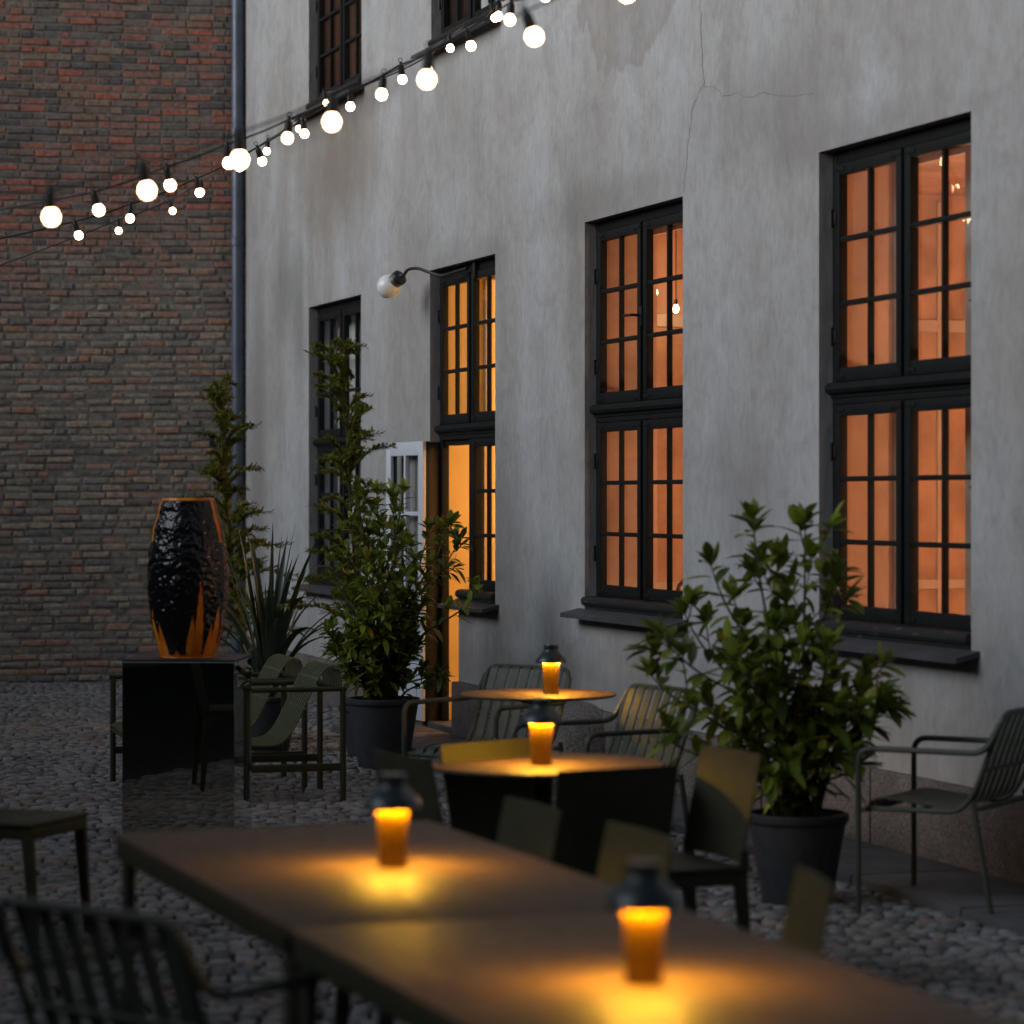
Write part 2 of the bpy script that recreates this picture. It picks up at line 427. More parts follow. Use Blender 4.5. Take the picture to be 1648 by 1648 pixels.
# ------------------------------------------------------------------ plastered building
BLD = empty('plastered_building', O, ROT, label='grey plastered old building with tall black mullioned windows lit from inside', cat='building')
RC = .07           # recess of the frames
class Win: pass
WIN = []
def win(l, r, ztop, zbot, ztr):
    w = Win(); w.u0, w.u1, w.z0, w.z1, w.zt = U(l), U(r), zbot, ztop, ztr; WIN.append(w); return w
W1 = win(497, 581, 3.14, .925, 2.056)
WD = win(692, 797, 3.185, .93, 2.085)
W3 = win(941, 1099, 3.233, .965, 2.130)
W4 = win(1318, 1563, 3.27, .965, 2.136)
W1u = win(497, 582, 6.95, 4.70, 5.85); WDu = win(694, 800, 6.95, 4.70, 5.85)
W3u = win(941, 1099, 6.98, 4.72, 5.87); W4u = win(1318, 1563, 6.98, 4.72, 5.87)
DOORU = U(738)      # near edge of the doorway below the half window
holes = [(w.u0, w.u1, w.z0, w.z1) for w in WIN] + [(WD.u0, DOORU, .06, WD.z0)]
UMAX = 19.0; ZMAX = 9.0; TH = .45
def wall_mesh():
    us = sorted({0, UMAX} | {h[0] for h in holes} | {h[1] for h in holes})
    zs = sorted({-.02, ZMAX} | {h[2] for h in holes} | {h[3] for h in holes})
    mb = MB(); inh = {}
    for i in range(len(us)-1):
        for j in range(len(zs)-1):
            cu, cz = (us[i]+us[i+1])/2, (zs[j]+zs[j+1])/2
            inh[i, j] = any(h[0] < cu < h[1] and h[2] < cz < h[3] for h in holes)
    e = .012  # rounded arris
    for (i, j), hole in inh.items():
        a, b, c, d = us[i], us[i+1], zs[j], zs[j+1]
        if not hole:
            mb.add([(a, 0, c), (b, 0, c), (b, 0, d), (a, 0, d)], [(0, 1, 2, 3)])
            mb.add([(a, TH, c), (b, TH, c), (b, TH, d), (a, TH, d)], [(3, 2, 1, 0)])
        else:
            for di, dj, q in ((-1, 0, [(a, 0, c), (a, 0, d), (a, TH, d), (a, TH, c)]), (1, 0, [(b, 0, c), (b, TH, c), (b, TH, d), (b, 0, d)]),
                              (0, -1, [(a, 0, c), (a, TH, c), (b, TH, c), (b, 0, c)]), (0, 1, [(a, 0, d), (b, 0, d), (b, TH, d), (a, TH, d)])):
                if not inh.get((i+di, j+dj), False): mb.add(q, [(0, 1, 2, 3)])
    # ends and top
    mb.add([(0, 0, -.02), (0, TH, -.02), (0, TH, ZMAX), (0, 0, ZMAX)], [(0, 1, 2, 3)])
    mb.add([(UMAX, 0, -.02), (UMAX, TH, -.02), (UMAX, TH, ZMAX), (UMAX, 0, ZMAX)], [(0, 1, 2, 3)])
    mb.add([(0, 0, ZMAX), (UMAX, 0, ZMAX), (UMAX, 5, ZMAX), (0, 5, ZMAX)], [(0, 1, 2, 3)])
    me = bpy.data.meshes.new('wall'); me.from_pydata(mb.v, [], mb.f)
    bm = bmesh.new(); bm.from_mesh(me); bmesh.ops.remove_doubles(bm, verts=bm.verts, dist=.0005)
    bm.to_mesh(me); bm.free(); me.materials.append(M['plaster'])
    o = bpy.data.objects.new('wall', me); col.objects.link(o); o.parent = BLD; return o
wall_mesh()
pl = MB(); rnd = random.Random(5)
u = DOORU-.005
while u < UMAX:
    L = rnd.uniform(.9, 1.6); 
    pl.box(u, min(u+L, UMAX)-.008, -.045-rnd.uniform(0, .01), .02, -.01, .385+rnd.uniform(-.006, .006), .015); u += L
pl.build('plinth', M['granite'], BLD, True); pl2 = MB()
u = .0
while u < WD.u0-.1:
    L = min(rnd.uniform(.9, 1.4), WD.u0-.02-u); pl2.box(u, u+L-.008, -.045-rnd.uniform(0, .01), .02, -.01, .355+rnd.uniform(-.006, .006), .015); u += L
pl2.build('plinth', M['granite'], BLD, True)
# rounded granite block at the foot of the wall
gb = MB(); cu = (U(905)+U(985))/2+.05; prof = []
uu = U(905); u2 = U(988); seg = 14; ring = []
for yy, k in ((-.045, 1.0), (-.20, .97), (-.27, .86)):
    row = [(uu, yy, 0)]
    for s_ in range(seg+1):
        a = math.pi*s_/seg; cx = (uu+u2)/2; rx = (u2-uu)/2
        row.append((cx-math.copysign(abs(math.cos(a))**.55, math.cos(a))*rx*k, yy, .02+(.41*k)*(math.sin(a)**.35)))
    row.append((u2, yy, 0)); ring.append(row)
m_ = len(ring[0]); vs = [p for r_ in ring for p in r_]; fs = []
for q in range(2):
    for k in range(m_-1): fs.append((q*m_+k, q*m_+k+1, (q+1)*m_+k+1, (q+1)*m_+k))
fs.append(tuple(2*m_+k for k in range(m_)))
gb.add(vs, fs)
o = gb.build('granite_guard_stone', M['granite'], None, True, 50); o.location = O; o.rotation_euler = (0, 0, ROT)
tag(o, 'rounded granite block at the foot of the wall behind the farther round table', 'stone block')
# kerb slabs along the wall, door step
ks = MB(); u = WD.u0-.3
while u < UMAX-1:
    L = rnd.uniform(.8, 1.3); ks.box(u, u+L-.012, -.62, -.06, -.05, .045+rnd.uniform(-.004, .004), .012); u += L
o = ks.build('stone_pavement', M['slab'], None, True); o.location = O; o.rotation_euler = (0, 0, ROT); tag(o, kind='structure')
st = MB(); st.box(WD.u0+.03, DOORU-.01, -.03, TH, .01, .075, .01); st.build('threshold', M['slab'], BLD, True)

# cracks: hairline strips in the plaster
def crack(pts, w, name='plaster_crack'):
    r = random.Random(len(pts)); P = []
    for a, b in zip(pts[:-1], pts[1:]):
        n = max(2, int(math.dist(a, b)/7))
        for k in range(n): 
            t = k/n; P.append((a[0]+(b[0]-a[0])*t+r.uniform(-2.0, 2.0), a[1]+(b[1]-a[1])*t+r.uniform(-2.0, 2.0)))
    P.append(pts[-1]); mb = MB(); L = [(U(x), WZ(x, y)) for x, y in P]; m = len(L); vs = []; fs = []
    for i, (uu, zz) in enumerate(L):
        a = L[max(0, i-1)]; b = L[min(m-1, i+1)]; t = Vector((b[0]-a[0], b[1]-a[1])).normalized(); k = w*(.35+.65*r.random())*.5
        vs += [(uu-t.y*k*2, -.0012, zz+t.x*k), (uu+t.y*k*2, -.0012, zz-t.x*k)]
    for i in range(m-1): fs.append((2*i, 2*i+1, 2*i+3, 2*i+2))
    mb.add(vs, fs); return mb
M['crackm'] = simple('crack_shadow', (.09, .085, .08), .95, var=.5, scale=9)
cb = crack([(1127, -10), (1128, 60), (1133, 138)], .0028); cb.build('plaster_crack', M['crackm'], BLD)
cb = crack([(1133, 138), (1117, 165), (1107, 230), (1100, 310)], .0028); cb.build('plaster_crack', M['crackm'], BLD)
cb = crack([(1133, 138), (1150, 140), (1162, 155), (1190, 150), (1205, 158), (1230, 148), (1262, 156), (1310, 150)], .0026); cb.build('plaster_crack', M['crackm'], BLD)

# ------------------------------------------------------------------ windows
def casement(parent, u0, u1, z0, z1, y, ncol, nrow, m=None, st_=.052, name='casement'):
    mb = MB(); m = m or M['frame']; t = .045; b = .004
    mb.box(u0, u0+st_, y, y+t, z0, z1, b); mb.box(u1-st_, u1, y, y+t, z0, z1, b)
    mb.box(u0+st_, u1-st_, y+.002, y+t-.002, z1-st_, z1, b); mb.box(u0+st_, u1-st_, y+.002, y+t-.002, z0, z0+st_*1.25, b)
    iu0, iu1, iz0, iz1 = u0+st_, u1-st_, z0+st_*1.25, z1-st_
    for k in range(1, ncol):
        c = iu0+(iu1-iu0)*k/ncol; mb.box(c-.011, c+.011, y+.008, y+.036, iz0, iz1, .003)
    for k in range(1, nrow):
        c = iz0+(iz1-iz0)*k/nrow; mb.box(iu0, iu1, y+.004, y+.038, c-.012, c+.012, .003)
    # corner plates
    if m is M['frame']:
        for uu in (u0+.004, u1-.104):
            for zz in (z0+.014, z1-.034): mb.box(uu, uu+.10, y-.003, y+.01, zz, zz+.02, .001)
    c = mb.build(name, m, parent, True)
    gm = MB(); gm.add([(iu0, y+.030, iz0), (iu1, y+.030, iz0), (iu1, y+.030, iz1), (iu0, y+.030, iz1)], [(0, 1, 2, 3)])
    gm.build('glass_pane', M['glass'], parent)
    return c
def window(w, lower='full', inner=True, rows=(3, 3)):
    u0, u1, z0, z1, zt = w.u0, w.u1, w.z0, w.z1, w.zt; fw = .045; mb = MB(); b = .005; uc = (u0+u1)/2
    zb = z0+.075
    mb.box(u0+.002, u0+fw, RC, RC+.05, z0, z1-.002, b); mb.box(u1-fw, u1-.002, RC, RC+.05, z0, z1-.002, b)
    mb.box(u0+fw, u1-fw, RC+.003, RC+.107, z1-.062, z1-.002, b)
    mb.box(uc-.026, uc+.026, RC+.006, RC+.045, zt+.03, z1-.062, b)
    if lower == 'full': mb.box(uc-.026, uc+.026, RC+.006, RC+.045, zb, zt-.03, b)
    f = mb.build('window', M['frame'], BLD, True)
    tr = MB(); tr.box(u0+.004, u1-.004, RC-.012, RC+.10, zt-.045, zt+.030, .006)
    tr.tube([(u0+.004, RC-.012, zt+.002), (u1-.004, RC-.012, zt+.002)], .030, 10)
    tr.box(u0+.01, u1-.01, RC-.004, RC+.09, zt-.075, zt-.045, .004)
    tr.build('transom', M['frame'], f, True)
    g_ = .006
    casement(f, u0+fw, uc-.026+g_, zt+.034, z1-.065, RC-.010, 2, rows[0]); casement(f, uc+.026-g_, u1-fw, zt+.034, z1-.065, RC-.010, 2, rows[0])
    if lower == 'full': casement(f, u0+fw, uc-.026+g_, zb+.003, zt-.078, RC-.010, 2, rows[1])
    casement(f, uc+.026-g_, u1-fw, zb+.003, zt-.078, RC-.010, 2, rows[1])
    us = u0 if lower == 'full' else DOORU
    sl = MB(); sl.box(us+.003, u1-.003, RC-.075, RC+.10, z0-.0, zb, .010)
    sl.tube([(us+.005, RC-.070, z0+.045), (u1-.005, RC-.070, z0+.045)], .028, 10)
    sl.build('window_board', M['worn'], f, True)
    sb = MB(); a = us-.11; e = u1+.08
    vs = [(a, -.115, z0-.052), (e, -.115, z0-.052), (e, RC-.02, z0-.010), (a, RC-.02, z0-.010), (a, -.115, z0-.028), (e, -.115, z0-.028), (e, RC-.02, z0+.012), (a, RC-.02, z0+.012)]
    vs = [((max(x, us) if False else x), y, z) for x, y, z in vs]
    sb.add(vs, [(0, 3, 2, 1), (4, 5, 6, 7), (0, 1, 5, 4), (1, 2, 6, 5), (2, 3, 7, 6), (3, 0, 4, 7)])
    sb.build('sill', M['slate'], f)
    # hinges
    for zz in (zt+.25, z1-.32, zt-.30, zb+.25):
        if lower != 'full' and zz < zt: continue
        hg = MB(); hg.tube([(u0+.038, RC-.022, zz-.045), (u0+.038, RC-.022, zz+.045)], .010, 8); hg.box(u0+.01, u0+.07, RC-.016, RC-.005, zz-.03, zz+.03, .002)
        hg.build('hinge', M['iron'], f, True)
    # interior reveal casing and inner storm casements
    if inner:
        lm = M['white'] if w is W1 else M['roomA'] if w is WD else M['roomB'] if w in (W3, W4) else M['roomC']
        ln = MB(); ya = RC+.052; lo_z = zb if lower == 'full' else .08
        ln.box(u0+.003, u0+.012, ya, TH+.002, lo_z, z1-.012); ln.box(u1-.012, u1-.003, ya, TH+.002, zb, z1-.012); ln.box(u0+.012, u1-.012, ya, TH+.002, z1-.014, z1-.004)
        ln.build('window_lining', lm, f)
        im = MB(); yb = TH-.06
        for a_, b_ in ((u0+.012, u0+.05), (uc-.030, uc+.030), (u1-.05, u1-.012)): im.box(a_, b_, yb, yb+.025, (zb if (lower == 'full' or a_ > uc-.02) else zt), z1-.03, .003)
        for zz in (zt-.02, zt+.03, z1-.07): im.box(u0+.05, u1-.05, yb+.004, yb+.034, zz, zz+.035, .003)
        if lower == 'full': im.box(u0+.05, u1-.05, yb+.004, yb+.034, zb, zb+.04, .003)
        im.build('inner_frame', M['inner'] if w in (WD, W3, W4, W1u, WDu) else M['white'], f, True)
        for zz in (zt+.35, z1-.40, zt-.5):
            if zz > zt or lower == 'full':
                lh = MB(); lh.tube([(uc+.10, yb-.01, zz-.05), (uc+.10, yb-.01, zz+.03), (uc+.04, yb-.01, zz+.03)], .006, 6); lh.build('latch', M['iron'], f, True)
    return f
f1 = window(W1); fd = window(WD, 'half'); f3 = window(W3); f4 = window(W4)
f1['label'] = 'unlit window with grey curtains left of the doorway'
for w in (W1u, WDu, W3u, W4u): window(w)
# casement stay handle on the third window
hm = MB(); uc = (W3.u0+W3.u1)/2; zz = WZ(1020, 506)
hm.tube([(uc-.01, RC-.012, zz), (uc-.01, RC-.07, zz), (uc-.09, RC-.085, zz+.0)], .008, 8); hm.box(uc-.03, uc+.01, RC-.016, RC-.004, zz-.06, zz+.05, .003)
hm.build('handle', M['iron'], f3, True)
# door: frame and the leaf folded back on the wall
dm = MB(); dm.box(WD.u0+.002, WD.u0+.062, RC, RC+.05, .075, WD.zt-.076, .004); dm.box(DOORU-.012, DOORU-.003, RC+.02, RC+.12, .075, WD.z0-.004, .004)
dm.box(WD.u0+.062, (WD.u0+WD.u1)/2-.04, RC+.02, RC+.1, WD.zt-.11, WD.zt-.077, .003)
uc = (WD.u0+WD.u1)/2; dm.box(uc-.055, uc-.024, RC, RC+.10, WD.z0+.076, WD.zt-.077, .004)
door = dm.build('door', M['frame'], BLD, True)
leaf = MB(); LW = .74; LH = 1.93; sw = .095
leaf.box(0, LW, .012, .045, 0, .62, .004)           # black outside skin, lower panel
for a, b in ((0, sw), (LW-sw, LW)): leaf.box(a, b, .0185, .0455, .62, LH, .003)
leaf.box(sw, LW-sw, .02, .044, LH-sw, LH, .003)
lo = leaf.build('door_leaf', M['frame'], door, True)
wl = MB()
wl.box(0, LW, -.006, .0115, 0, .62, .003)
for a, b in ((0.0, sw), (LW-sw, LW)): wl.box(a, b, -.006, .018, .62, LH, .003)
wl.box(sw, LW-sw, -.004, .018, LH-sw, LH, .003)
wl.box(LW/2-.016, LW/2+.016, -.003, .03, .62, LH-sw, .003)
for k in (1, 2): 
    zc = .62+(LH-sw-.62)*k/3; wl.box(sw, LW-sw, -.001, .028, zc-.014, zc+.014, .003)
wl.box(.12, LW-.12, -.012, -.005, .12, .5, .004)
wo = wl.build('white_inner_face', M['white'], door, True)
pg = MB(); pg.add([(sw, .024, .62), (LW-sw, .024, .62), (LW-sw, .024, LH-sw), (sw, .024, LH-sw)], [(0, 1, 2, 3)]); po = pg.build('door_glass', M['glass'], door)
hl = MB(); hl.tube(smooth_path([(LW-.05, -.006, .98), (LW-.05, -.06, .98), (LW-.17, -.065, .98)], .02), .009, 8); hl.box(LW-.07, LW-.03, -.012, -.004, .90, 1.08, .003); ho = hl.build('handle', M['iron'], door, True)
for o in (lo, wo, po, ho):
    o.location = (WD.u0+.03, -.055, .075); o.rotation_euler = (0, 0, math.pi+R(4))
    # leaf local +x runs away from hinge to -u; local -y must face the yard
    o.scale = (1, -1, 1)
hd = MB()
for zz in (.35, 1.1, 1.8): hd.tube([(WD.u0+.012, -.035, zz-.05), (WD.u0+.012, -.035, zz+.05)], .014, 8)
hd.box(WD.u0-.012, WD.u0+.02, -.05, .07, .08, 2.0, .003)
hd.build('hinge', M['iron'], door, True)

# rooms
def room(u0, u1, z0, z1, m, depth=4.2, name='room_interior', floor=None):
    mb = MB(); y0, y1 = TH+.004, TH+depth
    a, b = (u0, u1); 
    q = [[(a, y0, z0), (a, y1, z0), (a, y1, z1), (a, y0, z1)], [(b, y0, z0), (b, y0, z1), (b, y1, z1), (b, y1, z0)],
         [(a, y1, z0), (b, y1, z0), (b, y1, z1), (a, y1, z1)], [(a, y0, z1), (b, y0, z1), (b, y1, z1), (a, y1, z1)], [(a, y0, z0), (a, y1, z0), (b, y1, z0), (b, y0, z0)]]
    for f in q: mb.add(f, [(0, 1, 2, 3)])
    return mb.build(name, m, BLD)
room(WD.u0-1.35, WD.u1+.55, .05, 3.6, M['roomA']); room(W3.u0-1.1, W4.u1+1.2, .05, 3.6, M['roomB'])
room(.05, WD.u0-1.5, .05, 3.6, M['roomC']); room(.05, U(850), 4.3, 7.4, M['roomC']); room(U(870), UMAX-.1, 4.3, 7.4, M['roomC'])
wp = MB()
for y0_, w_ in ((.36, .05), (.66, .04), (1.05, .05), (1.12, .02), (1.62, .06), (2.05, .04), (2.4, .05), (3.0, .05)):
    wp.box(W3.u0-1.098, W3.u0-1.07, TH+y0_, TH+y0_+w_, .06, 3.55, .003)
wp.box(W3.u0-1.0975, W3.u0-1.075, TH+.05, TH+4.1, 1.02, 1.08, .003); wp.box(W3.u0-1.0975, W3.u0-1.075, TH+.05, TH+4.1, 2.70, 2.78, .003)
wp.build('wall_panelling', M['inner'], BLD)
def pendant(u, y, z, m, drop, label):
    t = empty('pendant_lamp', WP(u, y, z), ROT, label=label, cat='pendant lamp')
    b = MB(); b.lathe([(0, -.07), (.04, -.06), (.065, -.02), (.07, .01), (.055, .045), (.02, .07)], 20); b.build('bulb', m, t, True)
    s = MB(); s.tube([(0, 0, .06), (0, 0, drop)], .006, 6); s.lathe([(.02, .06), (.022, .10), (.006, .12)], 12); s.build('cord', M['iron'], t)
pendant(WD.u1+.1, TH+1.5, 2.3, M['pendant'], 1.29, 'glowing pendant lamp inside the room behind the doorway')
pendant(WD.u0-.85, TH+1.6, 2.2, M['pendant'], 1.39, 'second glowing pendant lamp deeper in the room, throwing light out through the doorway')
pendant(W3.u1+.5, TH+1.4, 1.75, M['pendantB'], 1.84, 'glowing pendant lamp inside the orange room behind the third window')
pendant(W4.u1+.5, TH+1.5, 1.75, M['pendantB'], 1.84, 'glowing pendant lamp inside the orange room by the rightmost window')
pendant(W1u.u1+.5, TH+1.2, 6.2, M['pendantC'], 1.19, 'dim pendant lamp inside the upper floor room on the left')
# small filament lamps hanging just inside the glass
M['filament'] = emit('filament_glow', (1, .62, .32), 60)
def filament(px, py, y, label):
    a = P3(px, py, 10); o0 = Vector((0, 0, H)); d = a-o0; k = ((O+NI*y)-o0).dot(NI)/d.dot(NI); p = o0+d*k
    t = empty('filament_lamp', p, 0, label=label, cat='pendant lamp', group='small filament lamps inside the windows')
    b = MB(); b.lathe([(0, -.028), (.013, -.022), (.018, -.005), (.016, .012), (.009, .026), (0, .028)], 14); b.build('bulb', M['filament'], t, True)
    c = MB(); c.tube([(0, 0, .026), (0, 0, 3.56-p.z)], .003, 5); c.lathe([(.011, .026), (.011, .055), (.003, .062)], 10); c.build('cord', M['iron'], t)
filament(979, 441, TH+.35, 'small lit bulb seen through the top left pane of the third window')
filament(1054, 470, TH+.30, 'small lit bulb seen in the upper middle of the third window')
filament(1088, 497, TH+.45, 'small lit bulb seen at the right edge of the third window')
filament(1388, 311, TH+.40, 'small lit bulb seen through a top pane of the rightmost window')
# curtains
def curtain(u0, u1, z0, z1, y, label=None):
    mb = MB(); n = 60; vs = []
    for k in range(n+1):
        u = u0+(u1-u0)*k/n; yy = y+math.sin(k*1.15)*.020+math.sin(k*.37)*.010
        vs += [(u, yy, z0), (u, yy, z1)]
    fs = [(2*k, 2*k+2, 2*k+3, 2*k+1) for k in range(n)]
    mb.add(vs, fs); o = mb.build('curtain', M['curtain'], BLD, True, 80)
    return o
curtain(W1.u0+.02, W1.u1-.02, 1.0, 3.1, RC+.15)
uc = (W1u.u0+W1u.u1)/2; curtain(uc-.02, W1u.u1-.02, 4.78, 6.9, RC+.15)
uc = (WDu.u0+WDu.u1)/2; curtain(uc-.3, WDu.u1-.02, 4.78, 6.9, RC+.15)

# brick wall, real bricks
BD = Vector((-1, -.13, 0)).normalized(); BN = Vector((BD.y, -BD.x, 0))   # runs left from the corner; BN faces the viewer
if BN.y > 0: BN = -BN
BO = O+NI*.10+DV*(-.12)
BW = empty('brick_wall', BO, 0, label='old weathered red and grey brick wall at the left end of the yard', cat='wall')
def brick_wall():
    r = random.Random(11); mb = MB()
    ang = math.atan2(BD.y, BD.x)
    z = 0; row = 0
    while z < 7.2:
        low = z < 3.9+.3*math.sin(row*.7); ch = .060 if not low else r.uniform(.055, .064)
        x = -.3-(.12 if row % 2 else 0)
        while x < 6.2:
            L = (.225 if r.random() < .55 else .108) if not low else r.choice([.105, .11, .20, .22, .235])
            g = .015 if not low else r.uniform(.014, .024); dep = r.uniform(-.006, .010) if not low else r.uniform(-.009, .010)
            j = .0035 if not low else .0065
            x0, x1, z0, z1 = x+g/2, x+L-g/2, z+.007, z+ch-.007
            def jj(): return r.uniform(-j, j)
            vs = []
            zo = math.sin(x*1.3+row*.05)*.012
            for (px, pz) in ((x0, z0), (x1, z0), (x1, z1), (x0, z1)): vs.append((px+jj(), .0+.03, pz+zo))
            for (px, pz) in ((x0, z0), (x1, z0), (x1, z1), (x0, z1)): vs.append((px+jj(), -.006-dep*.8, pz+jj()+zo))
            e = .006 if not low else .012
            for (px, pz) in ((x0+e, z0+e*.8), (x1-e, z0+e*.8), (x1-e, z1-e*.8), (x0+e, z1-e*.8)): vs.append((px+jj(), -.011-dep*.8, pz+jj()+zo))
            fs = []
            for q in (0, 4):
                for k in range(4): fs.append((q+k, q+(k+1) % 4, q+4+(k+1) % 4, q+4+k))
            fs.append((8, 9, 10, 11)); mb.add(vs, fs); x += L
        z += ch+.004; row += 1
    return mb
# local frame: x along BD (to the left), y away from the viewer
Mx = Matrix(((BD.x, -BN.x, 0, 0), (BD.y, -BN.y, 0, 0), (0, 0, 1, 0), (0, 0, 0, 1)))
b_ = brick_wall(); o = b_.build('bricks', M['brick'], BW, False); o.matrix_local = Mx
mo = MB(); mo.box(-.4, 6.3, -.004, .35, -.02, 8.5); o = mo.build('mortar', M['mortar'], BW); o.matrix_local = Mx
hb = MB(); hb.box(0, .09, -.06, .0, 0, .055, .004); o = hb.build('iron_vent', M['iron'], BW); 
vz = H-(718-800)/(KS*(396-XV)); o.matrix_local = Mx @ Matrix.Translation((.30, -.0, vz))

# downpipe
dp = P3(383, 800, Z0+.03); DP = empty('downpipe', (dp.x, dp.y, 0), 0, label='blue grey zinc downpipe in the corner between brick and plaster walls', cat='drainpipe')
pm = MB(); pm.lathe([(.056, .0), (.056, 8.4)], 20); pm.build('pipe', M['zinc'], DP, True)
for zz in (H-(207-800)/186, H-(385-800)/186, 1.1):
    cm = MB(); cm.lathe([(.057, zz-.035), (.064, zz-.03), (.064, zz+.03), (.057, zz+.035)], 20, cap=False); cm.tube([(.05, 0, zz), (.16, .04, zz)], .008, 6); cm.build('bracket', M['zinc'], DP, True)

# unseen blocks added opposite and behind the viewer, sized to shade the yard
ob = MB(); ob.box(-8, 30, 0, 3, 0, 4.9); o = ob.build('opposite_light_blocker', M['dark_render']); o.location = O-NI*11.0-NI*3.0+Vector((0, 0, -.01)); o.rotation_euler = (0, 0, ROT)
tag(o, 'plain dark unseen block added opposite the plastered building to shade its foot and the yard', 'building')
ob = MB(); ob.box(-9.3, 12, -9, -6, -.01, 9.0); o = ob.build('rear_light_blocker', M['dark_render']); tag(o, 'plain dark unseen block added behind the viewer to darken the sides facing it', 'building')

# ================================================================== WALL LAMP
zc = WZ(748, 436)
wu = U(752)
WL = empty('wall_lamp', WP(wu, RC-.02, zc), ROT, label='unlit white globe lamp on a curved black arm over the doorway', cat='wall lamp')
S_ = 1/250
Q = [P3(752, 432, 19.05), P3(735, 437, 19.15), P3(710, 444, 19.3), P3(690, 438, 19.4), P3(672, 432, 19.5), P3(657, 434, 19.6), P3(650, 443, 19.65)]
inv = (Matrix.Translation(WP(wu, RC-.02, zc)) @ Matrix.Rotation(ROT, 4, 'Z')).inverted()
A = MB(); A.tube([inv @ p for p in spline(Q, 6)], .011, 8); A.box(-.03, .03, -.01, .03, -.05, .07, .006); A.build('arm', M['iron'], WL, True)
gc = inv @ P3(626, 461, 19.75); cc = inv @ P3(650, 441, 19.65); ax = (cc-gc).normalized()
q = Vector((0, 0, 1)).rotation_difference(ax)
gm = MB(); gm.lathe([(.0, -.086), (.03, -.081), (.06, -.062), (.08, -.03), (.086, 0), (.08, .03), (.062, .06), (.048, .072)], 32)
go = gm.build('globe', M['globe'], WL, True, 80); go.location = gc; go.rotation_mode = 'QUATERNION'; go.rotation_quaternion = q
km = MB(); km.lathe([(.046, .064), (.050, .070), (.048, .100), (.03, .108)], 24)
ko = km.build('collar', M['brass'], WL, True); ko.location = gc; ko.rotation_mode = 'QUATERNION'; ko.rotation_quaternion = q
vm = MB(); vm.lathe([(.053, .100), (.055, .103), (.053, .126), (.02, .136), (.012, .16)], 24); vo_ = vm.build('cap', M['iron'], WL, True); vo_.location = gc; vo_.rotation_mode = 'QUATERNION'; vo_.rotation_quaternion = q

# ================================================================== STRING LIGHTS
def string_lights(bulbs, ends, label, rw=.0045):
    """bulbs: list of (px,py,Z) of the bulb centres, ordered; ends: two world points the wire runs on to"""
    c = [P3(*b) for b in bulbs]
    root = empty('string_lights', c[len(c)//2], 0, label=label, cat='string lights', group='bulb strings across the yard')
    base = root.location; r = random.Random(int(bulbs[0][0]))
    tops = [p+Vector((0, 0, .082)) for p in c]
    way = [ends[0]]+tops+[ends[1]]; pts = []
    for a, b in zip(way[:-1], way[1:]):
        n = 8; L = (b-a).length; sag = min(.02*L, .06)
        for k in range(n):
            t = k/n; p = a.lerp(b, t); p.z -= sag*4*t*(1-t); pts.append(p-base)
    pts.append(way[-1]-base)
    w = MB(); w.tube(pts, rw, 6); w.build('wire', M['socket'], root)
    for p in c:
        tilt = Matrix.Rotation(r.uniform(-.35, .1), 4, 'Y') @ Matrix.Rotation(r.uniform(-.15, .15), 4, 'X')
        top = p+Vector((0, 0, .082))-base
        s = MB(); s.lathe([(.016, -.058), (.018, -.05), (.016, -.012), (.009, -.004), (.007, .012), (.0, .014)], 14)
        s.tube([(.0+.010*math.cos(a), 0, .022+.010*math.sin(a)) for a in [2*math.pi*k/10 for k in range(10)]], .002, 5, closed=True)
        so_ = s.build('socket', M['socket'], root, True); so_.location = top; so_.rotation_euler = tilt.to_euler()
        bb = MB(); bb.lathe([(.0, -.107), (.012, -.105), (.021, -.097), (.0255, -.084), (.0255, -.078), (.021, -.066), (.014, -.057)], 20)
        bo = bb.build('light_bulb', M['bulb'], so_, True, 90)
E = lambda x, y, z: Vector((x, y, z))
string_lights([(1150, -78, 8.4), (998, -9, 8.4), (845, 62, 8.5), (690, 129, 8.5), (535, 198, 8.5), (383, 258, 8.5), (229, 308, 8.5), (80, 350, 8.5)], (WP(16.5, 0, 5.2), E(-3.6, 9.2, 2.6)),
              'nearest string of large soft glowing bulbs, blurred in the foreground', .0035)
string_lights([(1180, -130, 10.5), (1010, -42, 11.2), (823, 33, 12.4), (617, 153, 12.4), (465, 223, 12.3), (365, 263, 12.2), (268, 299, 12.2), (150, 340, 12.2)], (WP(15.5, 0, 5.6), E(-4.2, 14, 2.9)),
              'second nearest string of medium sized glowing bulbs, widely spaced')
string_lights([(1100, -95, 13), (980, -40, 13.5), (878, -4, 14), (803, 27, 15), (751, 75, 14.2), (645, 128, 15.2), (563, 172, 15.4), (487, 216, 15.6), (414, 261, 15.8), (316, 311, 16), (210, 352, 16), (120, 380, 16)], (WP(14.5, 0, 5.8), E(-6, 21, 3.2)),
              'string of small sharp bulbs hanging on a thin dark wire before the plaster wall')
string_lights([(860, -20, 16.2), (790, 30, 16.8), (723, 78, 17.4), (688, 112, 18), (521, 167, 20), (480, 208, 20.4), (431, 244, 19.8), (382, 271, 20.2), (324, 310, 20.8), (272, 341, 21), (190, 372, 21)], (WP(12.5, 0, 5.9), E(-6, 23.5, 3.0)),
              'farthest string of the smallest bulbs close to the building wall')

